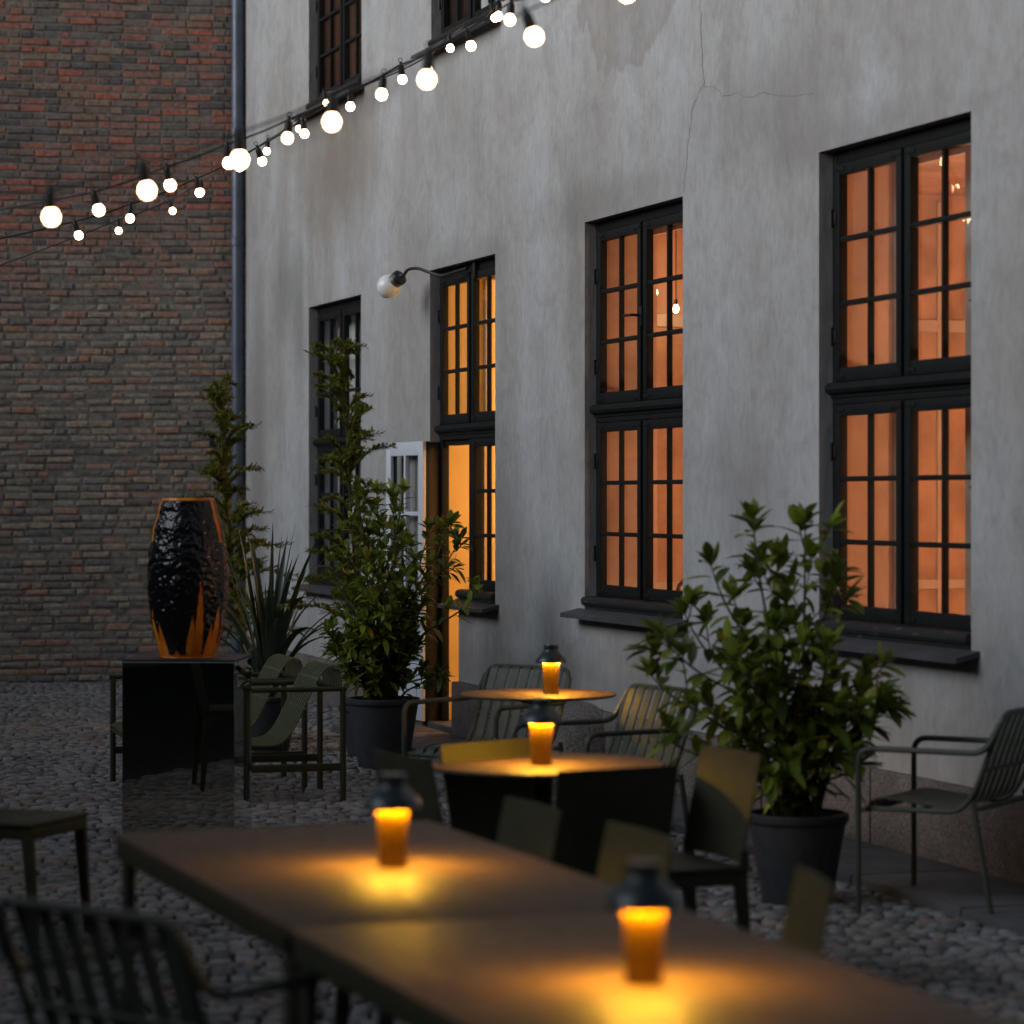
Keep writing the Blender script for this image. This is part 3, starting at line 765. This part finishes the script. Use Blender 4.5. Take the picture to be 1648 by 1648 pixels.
# ================================================================== FURNITURE
def table_lamp(loc, label):
    t = empty('table_lamp', loc, random.Random(label).uniform(0, 6), label=label, cat='table lamp', group='portable lamps on the tables')
    b = MB(); b.lathe([(.0, 0), (.033, 0), (.035, .003), (.0345, .02), (.0352, .05), (.0365, .08), (.0382, .11), (.0400, .134), (.038, .1345), (.0, .1345)], 40)
    b.build('lamp_body', M['amber'], t, True)
    d = MB()
    outer = [(.0700, .1380), (.0705, .1410), (.066, .152), (.057, .166), (.047, .177), (.038, .186), (.033, .193), (.031, .199), (.0325, .202), (.0335, .206), (.0335, .216), (.032, .220), (.0, .2205)]
    inner = [(.0, .180), (.036, .179), (.045, .171), (.055, .161), (.063, .150), (.0675, .1395), (.0700, .1380)]
    d.lathe(inner+outer[1:], 40, cap=False); d.build('lamp_shade', M['lampshade'], t, True, 50)
    l = MB(); l.lathe([(.0425, .1435), (.049, .1435), (.049, .1455), (.0425, .1455), (.0425, .1435)], 32, cap=False); l.build('light_ring', M['led'], t)
    n = MB(); n.lathe([(.012, .134), (.012, .181)], 12); n.build('neck', M['lampshade'], t, True)
    return t
TB = .74
def round_table(px, py, dia, label):
    c = onz(px, py, TB); t = empty('round_table', (c.x, c.y, 0), 0, label=label, cat='table', group='round pedestal tables')
    r = dia/2
    a = MB(); a.lathe([(0, TB-.012), (r-.006, TB-.012), (r, TB-.008), (r, TB-.003), (r-.004, TB), (0, TB)], 72); a.build('table_top', M['top'], t, True, 30)
    b = MB(); b.lathe([(.0, TB-.0125), (.15, TB-.0125), (.15, TB-.022), (.03, TB-.05), (.026, .50), (.03, .25), (.055, .12), (.14, .045), (.21, .012), (.215, .0), (0, 0)], 40); b.build('pedestal', M['olive'], t, True)
    return c
c1 = round_table(866, 1116, .70, 'farther small round table with one lit lamp close to the wall')
l1 = onz(887, 1116, TB); table_lamp((l1.x, l1.y, TB), 'lit lamp on the farther round table')
c2 = round_table(876, 1228, .80, 'nearer round table with one lit lamp among dark chairs')
l2 = onz(871, 1231, TB); table_lamp((l2.x, l2.y, TB), 'lit lamp on the nearer round table')

# long tables
TA = Vector((.335, -.942, 0)).normalized(); TP = Vector((TA.y*-1, TA.x, 0))     # along, and across to the right
pc = onz(690, 1320, TB); WT = .87; LT = 1.74
rot_t = math.atan2(TA.y, TA.x)
lab = ['far long olive table carrying the left lamp', 'near long olive table carrying the lower right lamp']
for k in range(2):
    o0 = Vector((pc.x, pc.y, 0))-TP*WT/2+TA*(k*(LT+.012))
    t = empty('long_table', o0, rot_t, label=lab[k], cat='table', group='long tables set end to end')
    a = MB(); a.box(0, LT, -WT/2, WT/2, TB-.014, TB, .005); a.build('table_top', M['top'], t, True)
    a = MB()
    for s in (-1, 1): a.box(.02, LT-.02, s*(WT/2-.022)-.018, s*(WT/2-.022)+.018, TB-.064, TB-.0145, .004)
    for x in (.06, LT-.06): a.box(x-.018, x+.018, -WT/2+.04, WT/2-.04, TB-.062, TB-.0145, .004)
    a.build('frame', M['olive'], t, True)
    for x in (.055, LT-.055):
        for s in (-1, 1):
            a = MB(); a.box(x-.035, x+.035, s*(WT/2-.03)-.012, s*(WT/2-.03)+.012, 0, TB-.064, .004); a.build('leg', M['olive'], t, True)
l3 = onz(632, 1394, TB); table_lamp((l3.x, l3.y, TB), 'lit lamp on the far half of the long table, blurred')
l4 = onz(1036, 1582, TB); table_lamp((l4.x, l4.y, TB), 'lit lamp on the near half of the long table, most blurred and largest')

# --- chairs.  local: +x is the direction the sitter faces
def lounge_chair(label, group):
    t = empty('slatted_armchair', (0, 0, 0), 0, label=label, cat='chair', group=group)
    path = spline([(.43, .330), (.36, .348), (.16, .330), (-.06, .308), (-.18, .302), (-.25, .315), (-.305, .365), (-.355, .455), (-.415, .58), (-.455, .655), (-.49, .700), (-.53, .716), (-.56, .704), (-.576, .66), (-.578, .60)], 6)
    s = MB(); n = 9; w = .50; st_ = w/n
    for k in range(n): s.ribbon([(p.x, p.y) for p in path], -w/2+k*st_+.0155, -w/2+(k+1)*st_-.0155, .009)
    for x, z in ((.36, .345), (-.04, .309), (-.38, .50), (-.455, .655), (-.545, .712)): s.tube([(x, -w/2, z-.006), (x, w/2, z-.006)], .008, 6)
    s.build('slatted_seat', M['slat'], t, True, 40)
    for y in (-.29, .29):
        l = MB(); l.tube([(-.575, y, 0), (-.575, y, .595)], .017, 10); l.build('leg', M['olive'], t, True)
        l = MB(); l.tube([(.41, y, 0), (.41, y, .595)], .017, 10); l.build('leg', M['olive'], t, True)
        l = MB(); l.tube([(-.595, y, .60), (.43, y, .60)], .014, 10); l.build('armrest', M['olive'], t, True)
        l = MB(); l.box(-.575, .41, y-.01, y+.01, .165, .205, .003); l.build('stretcher', M['olive'], t, True)
    for x, z in ((.41, .30), (-.575, .595), (-.10, .19)):
        l = MB(); l.tube([(x, -.29, z), (x, .29, z)], .013, 8); l.build('cross_bar', M['olive'], t, True)
    return t
def dining_armchair(label, group):
    t = empty('slatted_armchair', (0, 0, 0), 0, label=label, cat='chair', group=group)
    path = spline([(.26, .405), (.24, .435), (.18, .448), (.02, .432), (-.10, .428), (-.165, .455), (-.20, .53), (-.245, .66), (-.285, .765), (-.30, .793), (-.318, .80)], 6)
    s = MB(); n = 7; w = .47; st_ = w/n
    for k in range(n): s.ribbon([(p.x, p.y) for p in path], -w/2+k*st_+.011, -w/2+(k+1)*st_-.011, .006)
    s.build('slatted_seat', M['olive2'], t, True, 40)
    h = MB(); yy = .255
    h.tube(smooth_path([(.24, -yy, .41), (-.14, -yy, .415), (-.20, -yy, .50), (-.315, -yy, .80), (-.315, yy, .80), (-.20, yy, .50), (-.14, yy, .415), (.24, yy, .41), (.24, -yy, .41)], .055), .011, 8)
    for x, z in ((.02, .422), (-.225, .575)): h.tube([(x, -yy, z), (x, yy, z)], .008, 6)
    h.build('back_frame', M['olive2'], t, True)
    for s_ in (-1, 1):
        y = s_*.285
        l = MB(); l.tube(smooth_path([(.27, y, 0), (.27, y, .645), (-.25, y, .645), (-.30, s_*.262, .76)], .06), .012, 8); l.build('armrest', M['olive2'], t, True)
        l = MB(); l.tube(smooth_path([(-.28, y, 0), (-.20, y, .46)], .03), .012, 8); l.build('leg', M['olive2'], t, True)
    l = MB(); l.tube([(.25, -.285, .405), (.25, .285, .405)], .011, 8); l.tube([(-.21, -.285, .43), (-.21, .285, .43)], .011, 8); l.build('cross_bar', M['olive2'], t, True)
    return t
def sheet_chair(label, group):
    t = empty('sheet_metal_chair', (0, 0, 0), 0, label=label, cat='chair', group=group)
    # curved back sheet
    def sheet(x_of, w, z0, z1, th=.006, nb=10):
        vs = []; fs = []
        for i, z in enumerate((z0, z0+(z1-z0)*.5, z1)):
            for k in range(nb+1):
                y = -w/2+w*k/nb; x = x_of(y, z); vs.append((x, y, z)); vs.append((x-th, y, z))
        row = 2*(nb+1)
        for i in range(2):
            for k in range(nb):
                a = i*row+2*k; fs += [(a, a+2, a+row+2, a+row), (a+1, a+row+1, a+row+3, a+3)]
            for k in (0, nb): a = i*row+2*k; fs.append((a, a+row, a+row+1, a+1))
        for k in range(nb): a = 2*k; fs.append((a, a+1, a+3, a+2)); a = 2*row+2*k; fs.append((a, a+2, a+3, a+1))
        return vs, fs
    b = MB(); b.add(*sheet(lambda y, z: -.20-.075*(z-.44)/.36+.45*y*y, .43, .46, .80)); b.build('backrest', M['olive'], t, True, 40)
    s = MB(); s.box(-.19, .23, -.215, .215, .435, .450, .006); s.box(-.185, .225, -.205, .205, .39, .4345, .004); s.build('seat', M['olive'], t, True)
    for x, y in ((.20, .195), (.20, -.195), (-.19, .195), (-.19, -.195)):
        l = MB(); k = 1 if x > 0 else -1
        l.add([(x-.022, y-.012, .4345), (x+.022, y-.012, .4345), (x+.022, y+.012, .4345), (x-.022, y+.012, .4345),
               (x+k*.035-.012, y-.010, 0), (x+k*.035+.012, y-.010, 0), (x+k*.035+.012, y+.010, 0), (x+k*.035-.012, y+.010, 0)],
              [(0, 1, 2, 3), (7, 6, 5, 4), (0, 4, 5, 1), (1, 5, 6, 2), (2, 6, 7, 3), (3, 7, 4, 0)])
        l.build('leg', M['olive'], t)
    for s_ in (-1, 1):
        l = MB(); l.box(-.215, -.185, s_*.205-.008, s_*.205+.008, .43, .50, .002); l.build('back_support', M['olive'], t)
    return t
def place(o, x, y, face, label=None):
    o.location = (x, y, 0); o.rotation_euler = (0, 0, R(face))
    if label: o['label'] = label
    return o
GL, GD, GS = 'low slatted lounge chairs at the left', 'slatted dining armchairs', 'sheet metal chairs'
# faces: angle of facing direction, 0 = +X (right), -90 = towards viewer
def near_leg(px, py, face, lx, ly):
    g0 = ground(px, py); a = R(face); c, s = math.cos(a), math.sin(a)
    return g0.x-(lx*c-ly*s), g0.y-(lx*s+ly*c)
lc = lounge_chair('nearer low slatted armchair left of the potted laurel', GL)
FA = 196
x, y = near_leg(552, 1290, FA, -.575, .29); place(lc, x, y, FA)
l2c = copy_tree(lc); x, y = near_leg(490, 1268, FA, -.575, .29); place(l2c, x, y, FA, 'second low slatted armchair, partly behind the nearer one, by the strap leaved plant')

da = dining_armchair('slatted armchair behind the farther round table, back to the wall', GD)
place(da, (848-824)/F*13.7-.19, 13.55, 230)
db = copy_tree(da); place(db, (1035-824)/F*12.3-.18, 12.1, 212, 'slatted armchair right of the farther round table, lit orange on its back')
# armchairs at the left side of the long tables
dc = copy_tree(da); place(dc, -.66, 5.92, 52, 'slatted armchair at the left side of the long table, bottom left corner')
de = copy_tree(da); p = P3(1400, 1475, H*F/675); place(de, p.x+.34, p.y+.18, 150, 'slatted armchair at the right edge beside the big potted laurel')

sa = sheet_chair('chair behind the nearer round table, its back lit orange by the lamp', GS)
place(sa, (775-824)/F*9.85+.20, 9.40, -45)
sb_ = copy_tree(sa); place(sb_, (1012-824)/F*8.7-.16, 8.50+.38, 120, 'black chair seen from behind in front of the nearer round table')
sc_ = copy_tree(sa); place(sc_, (1150-824)/F*9.5-.20, 9.5-.32, 202, 'chair right of the nearer round table, warm light on its back')
sd_ = copy_tree(sa); place(sd_, (637-824)/F*9.3+.25, 9.25, 28, 'dark curved chair back left of the nearer round table, behind the left lamp')
fr = math.degrees(math.atan2(-TP.y, -TP.x))
for (X, Y), lb in zip(((.02, 7.62), (.28, 7.02), (.60, 6.20)), ('dark green chair tucked at the right side of the far long table', 'chair tucked at the long table right behind the largest lamp', 'black chair tucked at the near long table before the right pot')):
    o = copy_tree(sa); place(o, X-TP.x*.22, Y-TP.y*.22, fr if Y > 6.5 else 184, lb)
se_ = copy_tree(sa); place(se_, -1.86, 10.5, -20, 'chair at the far left in front of the mirrored plinth')

# ================================================================== SCULPTURE AND PLINTH
ZPL = 13.2; top_z = H-262/F*ZPL; sx0 = (292-824)/F*ZPL
yaw = R(-3.5)
PL = empty('mirrored_plinth', (sx0, ZPL+.27, 0), yaw, label='box plinth with dark mirror sides under the black vase', cat='plinth')
pb = MB(); pb.box(-.262, .262, -.26, .26, .012, top_z-.010, .003); pb.build('mirror_body', M['mirror'], PL)
pb = MB(); pb.box(-.264, .264, -.262, .262, top_z-.010, top_z, .002); pb.build('top_plate', M['iron'], PL)
pb = MB(); pb.box(-.24, .24, -.24, .24, 0, .012); pb.build('foot', M['iron'], PL)
def vase():
    n, m = 220, 160; Hh = .748; prof = [(0, .128), (.06, .14), (.2, .168), (.4, .186), (.5, .187), (.62, .183), (.8, .163), (.92, .138), (1, .122)]
    def rad(t):
        for (a, ra), (b, rb) in zip(prof[:-1], prof[1:]):
            if a <= t <= b: k = (t-a)/(b-a); k = k*k*(3-2*k)*.35+k*.65; return ra+(rb-ra)*k
        return prof[-1][1]
    vs = []; cols = []; fs = []
    flames = [(25, .50, 10), (13, .28, 12), (60, .36, 13), (47, .20, 12), (78, .25, 10), (-46, .24, 13), (-64, .34, 14), (-16, .06, 10), (100, .3, 12), (130, .45, 10), (160, .2, 14), (200, .4, 10), (235, .25, 14), (265, .42, 10)]
    for j in range(m+1):
        t = j/m
        for i in range(n):
            a = 360*i/n; az = (a+180) % 360-180          # 0 faces the viewer
            fl = 0
            for c, h, w in flames:
                d = abs((az-c+180) % 360-180); drift = 8*t
                e = h*(1-((d)/w)**1.1) if d < w else 0
                e += .05*noise.noise(Vector((az*.12, c, 0)))
                if d < w and t < e: fl = max(fl, min(1, (e-t)*60))
            if t < .025: fl = 1
            if t > .986: fl = 1
            for c in (68, -72, 150, 230):
                d = abs((az-c+180) % 360-180)
                if t > .72 and d < 5+12*(t-.72): fl = max(fl, 1.0)
            spk = 0
            if 70 < az < 95 and .22 < t < .68 and noise.noise(Vector((az*.25, t*40, 3))) > .05: spk = 1
            r = rad(t); ar = R(az); x, y = math.sin(ar), -math.cos(ar)
            p = Vector((x*r, y*r, t*Hh))
            bmp = (noise.noise(p*Vector((46, 46, 46)).x)*.0045+noise.noise(p*22)*.004)*(1-fl)
            r += bmp+(.003*(1-fl)); vs.append((x*r, y*r, t*Hh)); cols.append((fl, spk, 0, 1))
    for j in range(m):
        for i in range(n): fs.append((j*n+i, j*n+(i+1) % n, (j+1)*n+(i+1) % n, (j+1)*n+i))
    b = len(vs)
    for t, k in ((1, .93), (.9, .9), (.3, .9)):      # inside
        for i in range(n):
            ar = R(360*i/n); r = rad(t)*k; vs.append((math.sin(ar)*r, -math.cos(ar)*r, t*Hh)); cols.append((1, 0, 0, 1))
    for q in range(3):
        for i in range(n):
            A_ = m*n if q == 0 else b+(q-1)*n; B_ = b+q*n
            fs.append((A_+i, A_+(i+1) % n, B_+(i+1) % n, B_+i))
    fs.append(tuple(b+2*n+i for i in range(n))); fs.append(tuple(range(n)))
    me = bpy.data.meshes.new('black_vase'); me.from_pydata(vs, [], fs); me.shade_smooth()
    at = me.color_attributes.new('glaze', 'FLOAT_COLOR', 'POINT'); at.data.foreach_set('color', np.array(cols, dtype=np.float32).ravel())
    mt, nt, bs = mat('black_amber_glaze'); vc = N(nt, 'ShaderNodeVertexColor', layer_name='glaze'); sp = N(nt, 'ShaderNodeSeparateColor'); nt.links.new(vc.outputs[0], sp.inputs[0])
    v = coords(nt); vv = coords(nt, (1, 1, .15)); orange = ramp(nt, [(.3, (.42, .085, .008)), (.55, (.75, .22, .015)), (.75, (.95, .42, .03))], noise_n(nt, vv, 14, 4)).outputs[0]
    c = mix(nt, sp.outputs[1], (.006, .006, .007), (.23, .12, .055)); c = mix(nt, sp.outputs[0], c, orange)
    nt.links.new(c, bs.inputs['Base Color']); bs.inputs['Roughness'].default_value = .22; bs.inputs['Specular IOR Level'].default_value = .35
    vo = N(nt, 'ShaderNodeTexVoronoi', feature='SMOOTH_F1'); vo.inputs['Scale'].default_value = 62; nt.links.new(v, vo.inputs['Vector'])
    h = mth(nt, 'MULTIPLY', vo.outputs['Distance'], mth(nt, 'SUBTRACT', 1.0, sp.outputs[0])); bump(nt, bs, h, .6, .008)
    me.materials.append(mt)
    o = bpy.data.objects.new('ceramic_vase', me); col.objects.link(o); o.location = (sx0, ZPL+.27, top_z)
    tag(o, 'large black lumpy glazed vase with orange flame streaks standing on the mirrored plinth', 'vase')
vase()

# ================================================================== PLANTS
LEAF = [(0, .0), (.10, .35), (.30, .88), (.52, 1.0), (.74, .78), (.90, .35), (1, 0)]
def add_leaf(vs, fs, p, d, up, L, w, fold=.35, droop=.25):
    d = d.normalized(); s = d.cross(up)
    if s.length < 1e-4: s = d.orthogonal()
    s.normalize(); nrm = s.cross(d); n = len(vs); m = len(LEAF)
    for t, k in LEAF:
        c = p+d*(L*t)-Vector((0, 0, 1))*(droop*L*t*t)
        hw = w*.5*k
        if t in (0, 1): vs.append(tuple(c))
        else: vs += [tuple(c-s*hw+nrm*hw*fold), tuple(c), tuple(c+s*hw+nrm*hw*fold)]
    a = n+1
    fs += [(n, a, a+1), (n, a+1, a+2)]
    for i in range(m-3):
        b = a+3*i; fs += [(b, b+3, b+4, b+1), (b+1, b+4, b+5, b+2)]
    b = a+3*(m-3); e = b+3; fs += [(b, e, b+1), (b+1, e, b+2)]
def mesh_obj(name, vs, fs, m, parent, smooth=True):
    me = bpy.data.meshes.new(name); me.from_pydata([tuple(v) for v in vs], [], fs); 
    if smooth: me.shade_smooth()
    me.materials.append(m); o = bpy.data.objects.new(name, me); col.objects.link(o); o.parent = parent; return o
def pot(parent, r, h, z0=0):
    p = MB(); rb = r*.70
    p.lathe([(0, 0), (rb*.97, 0), (rb, .012), (r*.965, h-.045), (r*.97, h-.04), (r, h-.038), (r+.006, h-.03), (r+.006, h-.004), (r, h), (r-.012, h), (r-.016, h-.03), (r-.03, h-.06)], 48, cap=False)
    p.build('pot', M['pot'], parent, True, 50)
    s = MB(); s.lathe([(0, h-.045), (r-.021, h-.05)], 32, cap=False); s.build('soil', M['soil'], parent, True)
def laurel(base, r, h, tips, label, leafL, seed, twd=.075, low=.18, n_low=10, nr=.42, step=.040):
    rnd = random.Random(seed); t = empty('potted_laurel', base, 0, label=label, cat='potted plant', group='potted laurels')
    pot(t, r, h); st = MB(); vs = []; fs = []
    B = Vector(base)
    stems = [(Vector(tp)-B, 1.0) for tp in tips]
    for k in range(n_low):
        a = rnd.uniform(0, 6.28); rr = rnd.uniform(.16, nr); stems.append((Vector((rr*math.cos(a), rr*math.sin(a), h+rnd.uniform(.10, .55))), .8))
    up = Vector((0, 0, 1))
    def rosette(p, d, n, L):
        for k in range(n):
            a = 2.4*k+rnd.uniform(-.3, .3); o = d.orthogonal().normalized(); o = Matrix.Rotation(a, 3, d) @ o
            e = rnd.uniform(.35, 1.0) if k > 1 else rnd.uniform(.1, .4)
            dd = d*(1-e*.75)+o*e+up*.15
            add_leaf(vs, fs, p+d*rnd.uniform(-.02, .01), dd, up if abs(dd.normalized().z) < .85 else o, L*rnd.uniform(.7, 1.1), L*rnd.uniform(.34, .43), rnd.uniform(.15, .5), rnd.uniform(0, .3))
    for tip, sc2 in stems:
        a = rnd.uniform(0, 6.28); s0 = Vector((math.cos(a)*r*.35, math.sin(a)*r*.35, h-.06))
        mid = s0.lerp(tip, .45); mid.z = s0.z+(tip.z-s0.z)*.55; mid.x = s0.x+(tip.x-s0.x)*.30; mid.y = s0.y+(tip.y-s0.y)*.3
        q3 = s0.lerp(tip, .8); q3.z = s0.z+(tip.z-s0.z)*.84
        path = spline([s0, mid, q3, tip], 8); m = len(path)
        st.tube(path, .006, 6, radii=[.0085*(1-.75*i/m)*(.9+.2*rnd.random()) for i in range(m)])
        Ls = sum((path[i+1]-path[i]).length for i in range(m-1)); nn = max(4, int(Ls/step)); ph = rnd.uniform(0, 6)
        for k in range(nn):
            f = (k+.5)/nn
            if f < low*.6: continue
            idx = min(m-2, int(f*(m-1))); p = path[idx].lerp(path[idx+1], f*(m-1)-idx); td = (path[idx+1]-path[idx]).normalized()
            ph += 2.4; o = Matrix.Rotation(ph, 3, td) @ td.orthogonal().normalized()
            if rnd.random() < .48*(1.25-f) and f < .93:      # side twig
                L = rnd.uniform(.08, .24)*(1.15-f*.6); dd = (td*.8+o*.9+up*.2).normalized(); e = p+dd*L+up*L*.2
                tw = spline([p, p+dd*L*.5, e], 3); st.tube(tw, .003, 5)
                for q_ in range(int(L/.032)):
                    pp = tw[min(len(tw)-1, int((q_+1)/(L/.032+1)*len(tw)))]; o2 = Matrix.Rotation(q_*2.4, 3, dd) @ dd.orthogonal().normalized()
                    add_leaf(vs, fs, pp, dd*.5+o2+up*.1, up, leafL*rnd.uniform(.7, 1.1), leafL*.38, rnd.uniform(.15, .5), rnd.uniform(.05, .4))
                rosette(e, dd, 6, leafL)
            else:
                for rep in range(1 if f > .5 else 2):
                    o3 = Matrix.Rotation(rep*3.0, 3, td) @ o
                    add_leaf(vs, fs, p, td*.45+o3+up*.05, up, leafL*rnd.uniform(.75, 1.15), leafL*rnd.uniform(.34, .43), rnd.uniform(.15, .5), rnd.uniform(.05, .45))
        rosette(tip, (path[-1]-path[-3]).normalized(), 8, leafL*.95)
    st.build('stem', M['gstem'], t, True); mesh_obj('foliage', vs, fs, M['laurel'], t)
    return t
rr_ = random.Random(21)
def tips_from(lst, Z, jit): return [P3(x, y, Z+(d if d is not None else rr_.uniform(-jit, jit))) for x, y, d in lst]
g5 = ground(1283, 1452)
laurel((g5.x, g5.y, 0), .20, .36, tips_from([(1212, 840, 0), (1296, 838, .05), (1348, 920, .1), (1142, 905, -.1), (1180, 960, .15), (1250, 900, .2), (1065, 1025, -.15), (1045, 1085, .1), (1100, 985, .15), (1395, 1085, .0), (1385, 1230, -.2), (1110, 1130, -.25), (1180, 1060, -.3), (1330, 1040, -.25), (1245, 1010, -.32), (1080, 1195, .0), (1395, 1170, .2), (1300, 1130, .3), (1200, 1150, .3)], g5.y, .3),
       'large potted laurel at the right between the round table and the wall', .125, 4, n_low=10, step=.060)
g4 = ground(617, 1236)
laurel((g4.x, g4.y, 0), .215, .42, tips_from([(606, 790, .05), (650, 790, -.1), (575, 800, .1), (548, 860, -.1), (532, 905, .1), (645, 850, .2), (690, 850, .0), (722, 845, -.05), (740, 868, .1), (768, 955, -.2), (528, 1015, -.1), (545, 960, .2), (590, 900, -.3), (640, 930, -.3), (535, 1050, .0), (600, 850, .3), (670, 900, .3), (620, 990, -.35)], g4.y, .3),
       'tall potted laurel bush in front of the open door', .100, 9, n_low=34, nr=.33, step=.046)
def conifer(base, top, brs, label, seed, lean=None, potr=.17, poth=.32, ll=.040):
    rnd = random.Random(seed); t = empty('potted_conifer', base, 0, label=label, cat='potted plant', group='slim potted conifers')
    pot(t, potr, poth); B = Vector(base); tp = Vector(top)-B; s0 = Vector((0, 0, poth-.06))
    path = spline([s0, s0.lerp(tp, .5)+Vector((rnd.uniform(-.03, .03), 0, 0)), tp], 14); m = len(path)
    st = MB(); st.tube(path, .01, 7, radii=[.013*(1-.8*i/m) for i in range(m)]); vs = []; fs = []; up = Vector((0, 0, 1))
    def spray(a, b, n):
        for k in range(n):
            f = k/n; p = a.lerp(b, f); d = (b-a).normalized(); o = Matrix.Rotation(rnd.uniform(0, 6.28), 3, d) @ d.orthogonal().normalized()
            add_leaf(vs, fs, p, d*.9+o*rnd.uniform(.5, 1)+up*.15, up, ll*rnd.uniform(.6, 1.15), ll*.30, .1, .1)
    for k in range(brs):
        f = .18+.80*(k+rnd.random()*.8)/brs; idx = min(m-2, int(f*(m-1))); p = path[idx].lerp(path[idx+1], f*(m-1)-idx)
        a = rnd.uniform(0, 6.28); L = (.11+.30*(1-f)**.6)*rnd.uniform(.35, 1.2)*(1.0 if rnd.random() > .15 else 1.35)
        rise = rnd.uniform(.1, .6)+.9*f*f; d = Vector((math.cos(a), math.sin(a), rise)).normalized()
        e = p+d*L-up*(.10*L); mid = p+d*L*.55+up*.03
        br = spline([p, mid, e], 5); st.tube(br, .003, 5, radii=[.0035*(1-.6*i/len(br)) for i in range(len(br))])
        for q in range(len(br)-1):
            spray(br[q], br[q+1], max(4, int((br[q+1]-br[q]).length/.0030)))
            if q > 1 and rnd.random() < .75:
                dd = (br[q+1]-br[q]).normalized(); sd2 = (dd+dd.cross(up)*rnd.choice((-1, 1))*.9+up*.1).normalized(); l2 = L*rnd.uniform(.18, .38)
                st.tube([br[q], br[q]+sd2*l2], .002, 4); spray(br[q], br[q]+sd2*l2, int(l2/.0042))
    spray(path[int(m*.8)], path[-1], 60)
    st.build('stem', M['bark'], t, True); mesh_obj('foliage', vs, fs, M['conifer'], t)
    return t
gA = ground(588, 1222); gA.x += .02
conifer((P3(590, 1000, 17.9).x, 17.9, 0), P3(551, 548, 17.9), 80, 'tall slim conifer rising behind the laurel bush by the doorway', 3)
conifer((P3(400, 1000, 18.9).x, 18.9, 0), P3(350, 618, 18.7), 90, 'leaning dark conifer by the downpipe behind the vase', 8)
# strap leaved plant
def strap_plant(base, label):
    rnd = random.Random(17); t = empty('strap_leaved_plant', base, 0, label=label, cat='potted plant'); pot(t, .19, .36); vs = []; fs = []
    for k in range(46):
        a = rnd.uniform(0, 6.28); L = rnd.uniform(.65, 1.22); w = rnd.uniform(.035, .062); tilt = rnd.uniform(.08, .75) if k > 7 else rnd.uniform(.02, .18)
        d = Vector((math.cos(a), math.sin(a), 0)); side = Vector((-d.y, d.x, 0)); n = 14; b = len(vs); p = Vector((d.x*.03, d.y*.03, .30)); th = tilt*.5; kink = rnd.uniform(.2, 1.7)*tilt
        tw = rnd.uniform(-.9, .9)
        for i in range(n+1):
            f = i/n; ww = w*.5*(min(1, .55+f*2) if f < .55 else max(.02, (1-((f-.55)/.45)**1.6)))
            sd3 = (side*math.cos(tw*f)+Vector((0, 0, 1))*math.sin(tw*f)*.6+d*math.sin(tw*f)*.6)
            nr = Vector((d.x*-math.cos(th), d.y*-math.cos(th), math.sin(th)))
            vs += [p-sd3*ww+nr*ww*.35, p.copy(), p+sd3*ww+nr*ww*.35]
            th = tilt*.5+kink*f**1.6*1.9; p = p+(d*math.sin(th)+Vector((0, 0, 1))*math.cos(th))*L/n
            if i < n: q = b+3*i; fs += [(q, q+1, q+4, q+3), (q+1, q+2, q+5, q+4)]
    mesh_obj('foliage', vs, fs, M['strap'], t); return t
p = P3(432, 1000, 18.2); strap_plant((p.x, p.y, 0), 'dark strap leaved plant arching beside the conifer and the low window sill')

# small weeds in the paving joints
wv = []; wf = []; rnd = random.Random(2)
for k in range(170):
    Y = rnd.uniform(5.5, 18); X = rnd.uniform(-.17*Y, .2*Y)
    if (Vector((X, Y, 0))-O).dot(NI) > -.7: continue
    for q in range(rnd.randint(4, 11)):
        a = rnd.uniform(0, 6.28); add_leaf(wv, wf, Vector((X+rnd.gauss(0, .035), Y+rnd.gauss(0, .035), .0)), Vector((math.cos(a), math.sin(a), .8)), Vector((0, 0, 1)), rnd.uniform(.015, .032), .008)
me = bpy.data.meshes.new('weeds'); me.from_pydata([tuple(v) for v in wv], [], wf); me.materials.append(M['conifer']); o = bpy.data.objects.new('weeds', me); col.objects.link(o)
tag(o, 'small green weeds growing in the joints of the cobblestones', 'weeds', kind='stuff')

# things on the window ledges inside
def ledge(w, du, y, prof, m, name, label, cat, z=None):
    b = MB(); b.lathe(prof, 28); o = b.build(name, m, None, True, 60); o.location = WP(w.u0+du, y, z if z else w.z0+.075); tag(o, label, cat); return o
M['copper'] = simple('copper', (.30, .10, .05), .3, metal=.8, var=.2)
ib = MB()
for w in (W3, W4): ib.box(w.u0+.02, w.u1-.02, RC+.11, TH+.10, w.z0+.05, w.z0+.074, .003)
ib.build('inner_ledge', M['white'], BLD, True)
ledge(W3, .60, TH-.02, [(0, 0), (.085, 0), (.095, .03), (.08, .08), (.045, .12), (.0, .135)], M['copper'], 'copper_bowl', 'brown domed bowl on the ledge inside the left half of the third window', 'bowl')
ledge(W3, 1.22, TH-.03, [(0, 0), (.075, 0), (.09, .04), (.085, .10), (.05, .14), (.045, .17), (.055, .19), (.0, .20)], M['iron'], 'black_jug', 'black round jug on the ledge inside the right half of the third window', 'jug')
ledge(WD, 1.22, TH-.10, [(0, 0), (.05, 0), (.055, .04), (.045, .20), (.03, .26), (.034, .29), (.0, .29)], M['iron'], 'black_bottle', 'tall black bottle standing inside the window beside the doorway', 'bottle')
